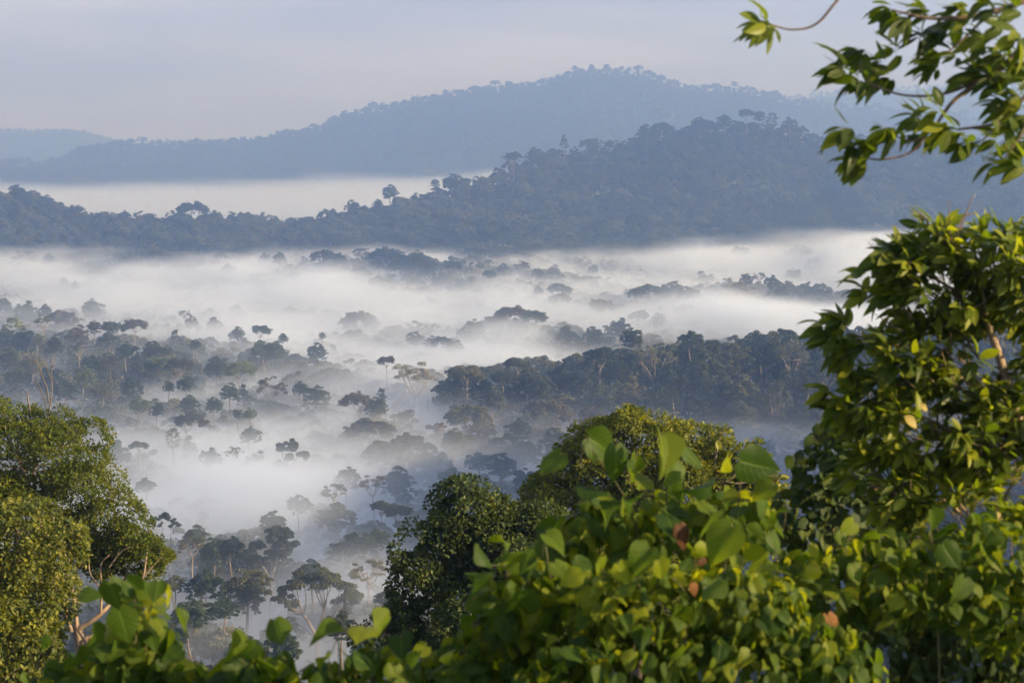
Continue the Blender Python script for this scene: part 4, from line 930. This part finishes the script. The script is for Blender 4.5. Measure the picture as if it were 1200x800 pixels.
# --- the big tree at the left edge
rng = np.random.default_rng(301); Y = 88.0
b = base_of(70, Y); root = empty("broadleaf_tree", b)
def rel(o, root):
    o.matrix_parent_inverse = Matrix.Translation(-root.location); return o
g = Geo()
tr = [b, P(104, 830, Y), P(96, 765, Y), P(90, 733, Y)]
tube(g, spline(tr, 22), np.linspace(0.45, 0.2, 22), 10)
for pts, r0, r1 in [([(90, 735), (87, 705), (80, 660), (92, 615)], .17, .06), ([(91, 737), (118, 719), (141, 690, 1), (152, 660, 1)], .20, .06), ([(86, 700), (70, 650), (62, 600), (75, 560)], .14, .05), ([(82, 670), (74, 640), (70, 610)], .10, .05),
                    ([(118, 719), (119, 690), (118, 662), (128, 650)], .10, .04), ([(119, 690), (106, 672), (104, 655)], .07, .03), ([(141, 690), (165, 680), (171, 655), (173, 640)], .12, .04), ([(165, 680), (180, 662), (190, 652)], .06, .03), ([(128, 664), (140, 648), (152, 640)], .06, .03),
                    ([(84, 740), (70, 690), (55, 640), (40, 585)], .2, .12), ([(40, 585), (26, 548), (12, 520), (6, 500)], .13, .05), ([(34, 568), (47, 538), (66, 524)], .10, .04), ([(58, 600), (62, 565), (74, 522)], .09, .035), ([(26, 548), (5, 545), (-8, 530)], .08, .04), ([(40, 560), (52, 545), (50, 520)], .06, .03), ([(47, 640), (46, 600), (57, 570)], .08, .03),
                    ([(90, 735), (112, 765), (135, 745), (150, 720)], .12, .05)]:
    px_limb(g, pts, Y - 1.0, r0 * 0.62, r1 * 0.6)
rel(g.build("trunk", M_LIMB, root, True), root)
g = Geo()
for pts, r0, r1 in [([(55, 500), (58, 478), (61, 455), (59, 418)], .042, .012), ([(57, 472), (55, 455), (49, 440), (45, 428), (37, 421)], .036, .008), ([(55, 486), (53, 470), (47, 455), (39, 441)], .034, .009), ([(50, 441), (47, 430), (50, 418)], .016, .006), ([(60, 445), (55, 430), (56, 416)], .018, .006), ([(60, 432), (64, 424), (63, 414)], .014, .005), ([(44, 427), (40, 412)], .012, .005), ([(47, 455), (42, 450), (36, 452)], .014, .006), ([(36, 500), (35, 480), (33, 470), (32, 459)], .05, .022)]:
    px_limb(g, pts, Y, r0, r1, 14, 6)
o = rel(g.build("bare_branch", M_DEAD, root, True), root)
g = Geo()
B = [blob(*q) for q in [(15, 520, Y, 60, 42), (62, 535, Y, 48, 50), (95, 570, Y, 40, 42), (48, 595, Y - 1, 46, 45), (112, 605, Y, 34, 30), (142, 628, Y, 30, 26), (168, 650, Y, 26, 18), (75, 625, Y, 34, 30), (-50, 560, Y, 60, 80), (-60, 680, Y, 60, 80), (10, 610, Y, 40, 50), (120, 640, Y + 1.5, 30, 18), (60, 655, Y + 2, 30, 26), (150, 662, Y + 1, 22, 12)]]
B2 = B
lumpy_crown(g, B2, 1700, 60, 0.36, 0.125, rng, sag=0.1, rag=1.3, gap=0.43)
TB = [blob(*q) for q in [(92, 622, Y, 18, 14), (128, 648, Y, 18, 13), (152, 642, Y, 20, 13), (172, 640, Y, 16, 12), (188, 652, Y, 12, 9), (104, 655, Y, 14, 11), (75, 562, Y, 20, 18), (70, 612, Y, 18, 16), (150, 722, Y, 12, 9), (62, 690, Y, 16, 16), (178, 668, Y, 12, 8), (116, 668, Y, 12, 9)]]
lumpy_crown(g, TB, 330, 46, 0.3, 0.125, rng, sag=0.1, lo=-0.9)
rel(g.build("crown", ML_TREE, root), root)
tag(root, "big dense olive tree at the left edge with bare dead sticks on top", "tree", NEAR)

# --- the climber-smothered tree below it
rng = np.random.default_rng(302); Y = 64.0; b = base_of(10, Y); root = empty("climber_covered_tree", b)
g = Geo(); tube(g, spline([b, P(8, 820, Y), P(18, 700, Y), P(22, 620, Y)], 16), np.linspace(.4, .12, 16), 8); rel(g.build("trunk", M_BARK, root, True), root)
g = Geo(); B = [blob(*q) for q in [(18, 640, Y, 42, 50), (45, 690, Y, 34, 58), (10, 735, Y, 55, 70), (48, 765, Y, 32, 60), (-40, 700, Y, 60, 90), (20, 850, Y, 60, 80)]]
lumpy_crown(g, B, 1000, 40, 0.32, 0.15, rng, sag=0.6, lo=-0.8, rag=1.3)
rel(g.build("crown", ML_IVY, root), root)
tag(root, "bright yellow-green tree smothered in small climber leaves, bottom left edge", "tree", NEAR)

# --- dark dense tree, centre bottom
rng = np.random.default_rng(303); Y = 62.0; b = base_of(560, Y); root = empty("broadleaf_tree", b)
g = Geo(); tube(g, spline([b, P(565, 850, Y), P(560, 720, Y), P(555, 640, Y)], 16), np.linspace(.45, .14, 16), 8)
for t in [(500, 690), (520, 630), (600, 640), (620, 600)]: px_limb(g, [(560, 730), ((560 + t[0]) / 2, t[1] + 30), t], Y, .16, .05)
rel(g.build("trunk", M_BARK, root, True), root)
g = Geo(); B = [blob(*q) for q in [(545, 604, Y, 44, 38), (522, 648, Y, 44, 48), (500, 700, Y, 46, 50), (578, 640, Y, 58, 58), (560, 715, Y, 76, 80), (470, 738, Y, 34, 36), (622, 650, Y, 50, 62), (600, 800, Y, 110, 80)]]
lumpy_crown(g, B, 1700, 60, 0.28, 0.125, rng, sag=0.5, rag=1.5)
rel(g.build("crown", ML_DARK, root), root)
tag(root, "dense dark green tree with steep shaded left side, bottom centre", "tree", NEAR)

# --- sunlit tree behind the vines
rng = np.random.default_rng(304); Y = 78.0; b = base_of(745, Y); root = empty("broadleaf_tree", b)
g = Geo(); tube(g, spline([b, P(750, 800, Y), P(745, 640, Y), P(745, 570, Y)], 16), np.linspace(.5, .16, 16), 8)
for t in [(690, 545), (790, 545), (840, 550), (740, 520), (660, 600), (880, 565)]: px_limb(g, [(746, 640), ((745 + t[0]) / 2, t[1] + 30), t], Y, .2, .05)
for t in [(848, 502), (889, 520), (905, 548), (912, 562), (870, 545), (897, 590)]: px_limb(g, [(835, 560), ((835 + t[0]) / 2, t[1] + 18), t], Y - 1, .06, .025, 10, 5)
rel(g.build("trunk", M_BARK, root, True), root)
g = Geo(); B = [blob(*q) for q in [(702, 530, Y, 44, 38), (745, 518, Y, 56, 32), (790, 527, Y, 46, 27), (680, 560, Y, 38, 32), (725, 570, Y, 62, 46), (838, 550, Y, 46, 24), (785, 590, Y, 84, 60), (655, 615, Y, 46, 56), (878, 566, Y, 30, 18), (740, 700, Y, 130, 90), (860, 620, Y, 60, 40)]]
lumpy_crown(g, B, 1700, 52, 0.36, 0.16, rng, sag=0.15, rag=1.1)
for (cx, cy, n) in [(848, 503, 14), (842, 515, 10), (889, 520, 14), (895, 532, 10), (905, 548, 14), (912, 561, 12), (870, 545, 12), (897, 590, 14), (885, 575, 10), (902, 600, 12), (858, 530, 10), (880, 612, 14), (905, 612, 10)]:
    c = P(cx, cy, Y - 1); d = rsphere(rng, n); d[:, 2] = d[:, 2] * 0.5
    leaves(g, OVAL, c + d * 0.06, unit(d + [0, 0, 0.15]), [0, -0.3, 1] + rng.normal(size=(n, 3)) * 0.4, 0.34 * (0.7 + 0.5 * rng.random(n)), rng.random(n))
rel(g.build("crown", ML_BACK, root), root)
tag(root, "sunlit yellow-green tree rising behind the broad-leaved vines, centre right", "tree", NEAR)

# ------------------------------------------------------------------ leaves close to the eye
def whorl(g, c, d, n, L, rng, tmpl=LANCES, droop=0.35, br=0.5, wide=1.0):
    d = unit(np.asarray(d, float)); ref = np.array([0, 0, 1.0]) if abs(d[2]) < 0.9 else np.array([0, 1.0, 0])
    xa = unit(np.cross(ref, d)); ya = np.cross(d, xa)
    ang = np.arange(n) * 2.4 + rng.random() * 6.28; el = 0.25 + 0.9 * rng.random(n)
    rad = np.cos(ang)[:, None] * xa + np.sin(ang)[:, None] * ya
    yd = unit(d * np.cos(el)[:, None] + rad * np.sin(el)[:, None] + [0, 0, -droop] + rng.normal(size=(n, 3)) * 0.12)
    nr = unit(np.array([0.55, -0.3, 0.75]) + d * 0.3 + rad * 0.3 + rng.normal(size=(n, 3)) * 0.3)
    st = c - d * (np.arange(n) / n * 0.35 * L)[:, None]
    leaves(g, tmpl, st + yd * 0.03, yd, nr, L * (0.45 + 0.75 * rng.random(n) ** 0.7), np.clip(br + 0.25 * rng.normal(size=n), 0, 1), wide)

# --- the branch reaching in from the top right
rng = np.random.default_rng(401); Y = 13.0; b = base_of(1420, Y); root = empty("overhanging_tree", b)
g = Geo(); tube(g, spline([b, P(1415, 700, Y), P(1400, 250, Y), P(1380, -60, Y), P(1370, -300, Y)], 26), np.linspace(.16, .08, 26), 10); rel(g.build("trunk", M_BARK, root, True), root)
g = Geo()
for pts, r0, r1 in [([(1385, 0), (1290, 15), (1215, 45), (1165, 86), (1120, 116), (1096, 148)], .030, .009), ([(1165, 86), (1110, 109), (1062, 112), (1022, 100)], .011, .006), ([(1096, 148), (1072, 165), (1052, 161), (1040, 152)], .008, .005), ([(1092, 150), (1068, 178), (1034, 187), (1008, 184)], .008, .005),
                    ([(1390, 60), (1280, 90), (1205, 112), (1172, 143), (1122, 152)], .024, .007), ([(1380, -60), (1260, -20), (1160, 15), (1095, 22), (1045, 12)], .025, .006), ([(1160, 15), (1130, 45), (1110, 62)], .010, .005), ([(1205, 112), (1200, 150), (1178, 185)], .010, .005),
                    ([(1215, 45), (1180, 50), (1150, 65)], .010, .005), ([(1172, 143), (1150, 165), (1125, 168)], .007, .004), ([(1022, 100), (1010, 85), (1008, 70)], .005, .004), ([(1380, -60), (1200, -130), (1050, -80), (985, -4), (957, 28), (928, 35), (903, 29)], .014, .0045)]:
    px_limb(g, pts, Y, r0, r1, 28, 8)
rel(g.build("limb", M_TWIG, root, True), root)
g = Geo()
W = [(893, 27, 9), (905, 30, 4), (1008, 60, 7), (988, 78, 8), (1008, 95, 8), (1033, 72, 8), (1050, 58, 7), (1040, 88, 6), (1040, 10, 8), (1062, 22, 8), (1085, 10, 9), (1078, 40, 7), (1102, 34, 8), (1117, 22, 8), (1120, 62, 7), (1098, 62, 7), (1095, 76, 6), (1150, 42, 9), (1170, 28, 9), (1152, 70, 9), (1176, 60, 9), (1190, 42, 9), (1182, 86, 9), (1196, 68, 9), (1162, 92, 8), (1140, 84, 8), (1130, 8, 8), (1160, 5, 8), (1190, 10, 9),
     (990, 150, 7), (1000, 168, 8), (1008, 188, 8), (1022, 166, 8), (1000, 190, 5), (1036, 150, 7), (1046, 152, 6), (1076, 134, 8), (1096, 126, 7), (1104, 150, 8), (1082, 156, 7), (1120, 152, 7), (1126, 164, 6), (1140, 168, 6), (1166, 160, 7), (1182, 140, 8), (1192, 112, 9), (1172, 190, 7), (1176, 118, 8), (1196, 166, 8), (1196, 188, 8), (1212, 140, 9), (1215, 90, 9), (1225, 40, 9), (1230, 170, 9), (1250, 110, 9), (1250, 60, 9)]
for (cx, cy, n) in W:
    yy = Y + rng.normal() * 0.25; c = P(cx, cy, yy)
    d = np.array([-0.75, rng.normal() * 0.5, 0.05 + 0.3 * rng.normal()])
    whorl(g, c, d, n + 3, 0.172 if cx > 950 else 0.19, rng, droop=0.32, br=0.47 + 0.16 * rng.normal() + (0.25 if cx < 950 else 0))  # lone sunlit spray gets a lighter leaf colour
rel(g.build("foliage", ML_BROAD, root, True), root)
tag(root, "leafy branch with pointed leaves reaching in against the sky, top right corner", "tree", "plants close to the viewer")

# --- the tall leafy tree at right
rng = np.random.default_rng(402); Y = 16.0; b = base_of(1240, Y); root = empty("glossy_leaved_tree", b)
g = Geo(); tube(g, spline([b, P(1250, 800, Y), P(1235, 620, Y), P(1190, 480, Y), P(1165, 400, Y), P(1130, 310, Y), P(1100, 275, Y)], 34), np.linspace(.07, .012, 34), 9)
tips = []
BR = [blob(*q) for q in [(1105, 335, Y, 70, 50, .5), (1062, 312, Y, 38, 24, .4), (1092, 280, Y, 26, 22, .3), (1165, 305, Y, 60, 34, .5), (1215, 330, Y, 60, 60, .5), (1000, 392, Y, 40, 20, .3), (1050, 415, Y, 62, 36, .5), (1120, 415, Y, 60, 46, .5), (1020, 468, Y, 52, 30, .4), (1090, 500, Y, 84, 54, .6), (1165, 520, Y, 50, 56, .5), (1045, 560, Y, 56, 50, .5), (1125, 590, Y, 80, 54, .6), (1210, 600, Y, 60, 80, .6), (1230, 450, Y, 45, 80, .5), (1090, 640, Y, 90, 50, .5), (1175, 640, Y, 70, 60, .5), (1190, 560, Y + .4, 60, 60, .4)]]
for c, r in BR:
    cx, cy = proj(c)
    px_limb(g, [(1165 + 0.15 * (cx - 1165), min(620, cy + 60), 0.2), (0.5 * (1165 + cx) , cy + 25, 0.1), (cx, cy, 0)], Y, .018, .007, 14, 6)
rel(g.build("trunk", M_LIMB, root, True), root)
g = Geo(); gt = Geo()
def in_gap(px, py): return (abs(px - 1180) < 24 and abs(py - 410) < 24) or ((px - 1018) ** 2 / 30 ** 2 + (py - 352) ** 2 / 14 ** 2 < 1)
n_w = 0
for layer, cnt in ((1.0, 760), (0.62, 290)):
    p, nr = on_blobs([(c, r * layer) for c, r in BR], cnt, rng, -0.9, 0.7)
    for c, o in zip(p, nr):
        cx, cy = proj(c)
        if in_gap(cx, cy) or fbm(np.array([cx / 46.0]), np.array([cy / 40.0]), seed=123, oct=2)[0] < (0.40 if layer == 1.0 else 0.46): continue
        d = unit(o * [1, 0.7, 0.6] + [-0.45, 0, 0.25] + rng.normal(size=3) * 0.3)
        whorl(g, c, d, rng.integers(7, 12), 0.165, rng, droop=0.28, br=0.60 + 0.19 * rng.normal())
        if rng.random() < 0.5: tube(gt, bez(c - d * 0.3 - [0, 0, 0.08], c, [0, 0, -0.02], 4), np.linspace(.005, .003, 4), 4)
for (cx, cy, dx) in [(962, 378, -1), (972, 392, -1), (985, 372, -1), (990, 410, -.8), (1012, 318, -1), (1030, 300, -.7), (1042, 292, -.5), (1012, 340, -1), (1035, 342, -.8), (968, 455, -1), (980, 470, -.9), (1090, 262, -.3), (1105, 268, .2), (1075, 283, -.5), (1150, 275, 0), (1180, 270, .2)]:
    whorl(g, P(cx, cy, Y - .2), (dx, -.1, .15), 8, 0.19, rng, droop=0.35, br=0.55)
rel(g.build("foliage", ML_BROAD, root, True), root)
rel(gt.build("twig", M_TWIG, root, True), root)
for grp in ([[(1118, 290), (1128, 262), (1135, 242), (1142, 228)], [(1132, 252), (1146, 250)], [(1118, 292), (1113, 270), (1112, 236)], [(1118, 285), (1122, 268), (1132, 248)], [(1118, 288), (1092, 268), (1082, 252), (1066, 247)], [(1080, 252), (1078, 258)], [(1114, 286), (1105, 270), (1101, 252)]],
            [(1060, 388), (1045, 364), (1040, 362)] and [[(1068, 392), (1056, 376), (1045, 364), (1040, 358)], [(1068, 392), (1046, 382), (1026, 368)], [(1064, 386), (1066, 366), (1050, 362), (1038, 363)], [(1046, 382), (1042, 374)]]):
    g = Geo()
    for pts in grp: px_limb(g, pts, Y - .3, .008, .003, 8, 5)
    rel(g.build("bare_twig", M_LIMB, root, True), root)
ML_YEL = leaf_mat("yellow_leaf", (0.20, 0.15, 0.015), (0.27, 0.20, 0.02), (0.3, 0.24, 0.03), 0.5, 0.3, 0.3)
for (cx, cy, s_) in [(1060, 487, .13), (1078, 473, .08), (1165, 600, .09)]:
    g = Geo(); leaves(g, OVAL, [P(cx, cy, Y - .75)], [(0.6, -.1, -.5)], [(0.4, -.8, .4)], s_, [0.5])
    o = rel(g.build("leaf", ML_YEL, root, True), root); o["label"] = "yellowed leaf"
tag(root, "tall tree with glossy drooping leaves and bare twigs on top, right edge", "tree", "plants close to the viewer")

# --- climbers
def hearts(g, pos, rng, size, br, tmpl=HEARTS, down=0.7, face=(0.55, -0.6, 0.45), spread=0.65, wide=1.0):
    n = len(pos)
    if n == 0: return
    yd = unit(rng.normal(size=(n, 3)) * [spread, spread * 0.7, spread * 0.6] + [0, -0.12, -down])
    nr = unit(np.asarray(face) + rng.normal(size=(n, 3)) * [0.65, 0.4, 0.5])
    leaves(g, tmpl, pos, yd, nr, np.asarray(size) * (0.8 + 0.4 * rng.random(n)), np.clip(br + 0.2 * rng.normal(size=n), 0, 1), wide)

def vine(label, seed, Y, big, fill, stems, leafpx, mat=ML_VINE, tmpl=HEARTS, br=0.45, dry=(), big_scale=0.85, name="climbing_vine", n_fill=300, down=0.8, wide=1.0):
    """big: (px, py, size px, leaf tone with sun and shade put in) leaves drawn one by one; fill: blobs clothed in leaves of leafpx; stems: pixel curves"""
    rng = np.random.default_rng(seed); k = Y / FPX
    px0 = np.mean([s[0][0] for s in stems]); b = base_of(px0, Y); root = empty(name, b)
    g = Geo()
    for s in stems:
        px_limb(g, [(s[0][0], 1020 if s[0][1] > 700 else s[0][1])] + list(s), Y + 0.15, .010, .004, 22, 6)
    for (cx, cy, s, q) in big:
        px_limb(g, [(cx + rng.normal() * 10, cy + 12, .12), (cx, cy - s * 0.35, .03), (cx, cy - s * 0.25, 0)], Y, .0035, .0025, 8, 5)
    rel(g.build("stem", M_STEM, root, True), root)
    g = Geo()
    if fill:
        B = [blob(f[0], f[1], Y + (f[4] if len(f) > 4 else .25), f[2], f[3], f[5] if len(f) > 5 else 0.35) for f in fill]
        for lay, cnt in ((1.0, n_fill), (0.72, n_fill // 2)):
            p, nr = on_blobs([(c, r * lay) for c, r in B], cnt, rng, -0.95, 0.75)
            n = len(p); yd = unit(nr * 0.5 + rng.normal(size=(n, 3)) * 0.4 + [0, 0, -down]); nn = unit(nr * [1, 1, .6] + rng.normal(size=(n, 3)) * 0.5 + [0.55, -0.32, 0.42])
            leaves(g, tmpl, p, yd, nn, leafpx * k * (0.45 + 0.8 * rng.random(n)), np.clip(br + 0.24 * rng.normal(size=n) + 0.1 * nr[:, 2] + 0.35 * (rng.random(n) > 0.84), 0, 1), wide)  # some leaves lightened as sun highlights; tone also lightens upwards
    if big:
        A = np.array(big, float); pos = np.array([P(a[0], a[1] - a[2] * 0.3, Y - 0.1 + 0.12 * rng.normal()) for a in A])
        hearts(g, pos, rng, A[:, 2] * k * big_scale, A[:, 3], tmpl=tmpl, wide=wide)  # sunlit leaves coloured lighter, shaded ones darker
    rel(g.build("foliage", mat, root, True), root)
    for (cx, cy, s, word) in dry:
        g = Geo(); leaves(g, HEART, [P(cx, cy - s * .4, Y - .3)], [(0.25, -.1, -.95)], [(0.35, -.85, .3)], s * k, [0.3 if 'red' in word else 0.8], 0.8)
        o = rel(g.build("dry_leaf", ML_DRY, root, True), root); o["label"] = word
    tag(root, label, "climber", "climbing vines in front of the viewer")
    return root

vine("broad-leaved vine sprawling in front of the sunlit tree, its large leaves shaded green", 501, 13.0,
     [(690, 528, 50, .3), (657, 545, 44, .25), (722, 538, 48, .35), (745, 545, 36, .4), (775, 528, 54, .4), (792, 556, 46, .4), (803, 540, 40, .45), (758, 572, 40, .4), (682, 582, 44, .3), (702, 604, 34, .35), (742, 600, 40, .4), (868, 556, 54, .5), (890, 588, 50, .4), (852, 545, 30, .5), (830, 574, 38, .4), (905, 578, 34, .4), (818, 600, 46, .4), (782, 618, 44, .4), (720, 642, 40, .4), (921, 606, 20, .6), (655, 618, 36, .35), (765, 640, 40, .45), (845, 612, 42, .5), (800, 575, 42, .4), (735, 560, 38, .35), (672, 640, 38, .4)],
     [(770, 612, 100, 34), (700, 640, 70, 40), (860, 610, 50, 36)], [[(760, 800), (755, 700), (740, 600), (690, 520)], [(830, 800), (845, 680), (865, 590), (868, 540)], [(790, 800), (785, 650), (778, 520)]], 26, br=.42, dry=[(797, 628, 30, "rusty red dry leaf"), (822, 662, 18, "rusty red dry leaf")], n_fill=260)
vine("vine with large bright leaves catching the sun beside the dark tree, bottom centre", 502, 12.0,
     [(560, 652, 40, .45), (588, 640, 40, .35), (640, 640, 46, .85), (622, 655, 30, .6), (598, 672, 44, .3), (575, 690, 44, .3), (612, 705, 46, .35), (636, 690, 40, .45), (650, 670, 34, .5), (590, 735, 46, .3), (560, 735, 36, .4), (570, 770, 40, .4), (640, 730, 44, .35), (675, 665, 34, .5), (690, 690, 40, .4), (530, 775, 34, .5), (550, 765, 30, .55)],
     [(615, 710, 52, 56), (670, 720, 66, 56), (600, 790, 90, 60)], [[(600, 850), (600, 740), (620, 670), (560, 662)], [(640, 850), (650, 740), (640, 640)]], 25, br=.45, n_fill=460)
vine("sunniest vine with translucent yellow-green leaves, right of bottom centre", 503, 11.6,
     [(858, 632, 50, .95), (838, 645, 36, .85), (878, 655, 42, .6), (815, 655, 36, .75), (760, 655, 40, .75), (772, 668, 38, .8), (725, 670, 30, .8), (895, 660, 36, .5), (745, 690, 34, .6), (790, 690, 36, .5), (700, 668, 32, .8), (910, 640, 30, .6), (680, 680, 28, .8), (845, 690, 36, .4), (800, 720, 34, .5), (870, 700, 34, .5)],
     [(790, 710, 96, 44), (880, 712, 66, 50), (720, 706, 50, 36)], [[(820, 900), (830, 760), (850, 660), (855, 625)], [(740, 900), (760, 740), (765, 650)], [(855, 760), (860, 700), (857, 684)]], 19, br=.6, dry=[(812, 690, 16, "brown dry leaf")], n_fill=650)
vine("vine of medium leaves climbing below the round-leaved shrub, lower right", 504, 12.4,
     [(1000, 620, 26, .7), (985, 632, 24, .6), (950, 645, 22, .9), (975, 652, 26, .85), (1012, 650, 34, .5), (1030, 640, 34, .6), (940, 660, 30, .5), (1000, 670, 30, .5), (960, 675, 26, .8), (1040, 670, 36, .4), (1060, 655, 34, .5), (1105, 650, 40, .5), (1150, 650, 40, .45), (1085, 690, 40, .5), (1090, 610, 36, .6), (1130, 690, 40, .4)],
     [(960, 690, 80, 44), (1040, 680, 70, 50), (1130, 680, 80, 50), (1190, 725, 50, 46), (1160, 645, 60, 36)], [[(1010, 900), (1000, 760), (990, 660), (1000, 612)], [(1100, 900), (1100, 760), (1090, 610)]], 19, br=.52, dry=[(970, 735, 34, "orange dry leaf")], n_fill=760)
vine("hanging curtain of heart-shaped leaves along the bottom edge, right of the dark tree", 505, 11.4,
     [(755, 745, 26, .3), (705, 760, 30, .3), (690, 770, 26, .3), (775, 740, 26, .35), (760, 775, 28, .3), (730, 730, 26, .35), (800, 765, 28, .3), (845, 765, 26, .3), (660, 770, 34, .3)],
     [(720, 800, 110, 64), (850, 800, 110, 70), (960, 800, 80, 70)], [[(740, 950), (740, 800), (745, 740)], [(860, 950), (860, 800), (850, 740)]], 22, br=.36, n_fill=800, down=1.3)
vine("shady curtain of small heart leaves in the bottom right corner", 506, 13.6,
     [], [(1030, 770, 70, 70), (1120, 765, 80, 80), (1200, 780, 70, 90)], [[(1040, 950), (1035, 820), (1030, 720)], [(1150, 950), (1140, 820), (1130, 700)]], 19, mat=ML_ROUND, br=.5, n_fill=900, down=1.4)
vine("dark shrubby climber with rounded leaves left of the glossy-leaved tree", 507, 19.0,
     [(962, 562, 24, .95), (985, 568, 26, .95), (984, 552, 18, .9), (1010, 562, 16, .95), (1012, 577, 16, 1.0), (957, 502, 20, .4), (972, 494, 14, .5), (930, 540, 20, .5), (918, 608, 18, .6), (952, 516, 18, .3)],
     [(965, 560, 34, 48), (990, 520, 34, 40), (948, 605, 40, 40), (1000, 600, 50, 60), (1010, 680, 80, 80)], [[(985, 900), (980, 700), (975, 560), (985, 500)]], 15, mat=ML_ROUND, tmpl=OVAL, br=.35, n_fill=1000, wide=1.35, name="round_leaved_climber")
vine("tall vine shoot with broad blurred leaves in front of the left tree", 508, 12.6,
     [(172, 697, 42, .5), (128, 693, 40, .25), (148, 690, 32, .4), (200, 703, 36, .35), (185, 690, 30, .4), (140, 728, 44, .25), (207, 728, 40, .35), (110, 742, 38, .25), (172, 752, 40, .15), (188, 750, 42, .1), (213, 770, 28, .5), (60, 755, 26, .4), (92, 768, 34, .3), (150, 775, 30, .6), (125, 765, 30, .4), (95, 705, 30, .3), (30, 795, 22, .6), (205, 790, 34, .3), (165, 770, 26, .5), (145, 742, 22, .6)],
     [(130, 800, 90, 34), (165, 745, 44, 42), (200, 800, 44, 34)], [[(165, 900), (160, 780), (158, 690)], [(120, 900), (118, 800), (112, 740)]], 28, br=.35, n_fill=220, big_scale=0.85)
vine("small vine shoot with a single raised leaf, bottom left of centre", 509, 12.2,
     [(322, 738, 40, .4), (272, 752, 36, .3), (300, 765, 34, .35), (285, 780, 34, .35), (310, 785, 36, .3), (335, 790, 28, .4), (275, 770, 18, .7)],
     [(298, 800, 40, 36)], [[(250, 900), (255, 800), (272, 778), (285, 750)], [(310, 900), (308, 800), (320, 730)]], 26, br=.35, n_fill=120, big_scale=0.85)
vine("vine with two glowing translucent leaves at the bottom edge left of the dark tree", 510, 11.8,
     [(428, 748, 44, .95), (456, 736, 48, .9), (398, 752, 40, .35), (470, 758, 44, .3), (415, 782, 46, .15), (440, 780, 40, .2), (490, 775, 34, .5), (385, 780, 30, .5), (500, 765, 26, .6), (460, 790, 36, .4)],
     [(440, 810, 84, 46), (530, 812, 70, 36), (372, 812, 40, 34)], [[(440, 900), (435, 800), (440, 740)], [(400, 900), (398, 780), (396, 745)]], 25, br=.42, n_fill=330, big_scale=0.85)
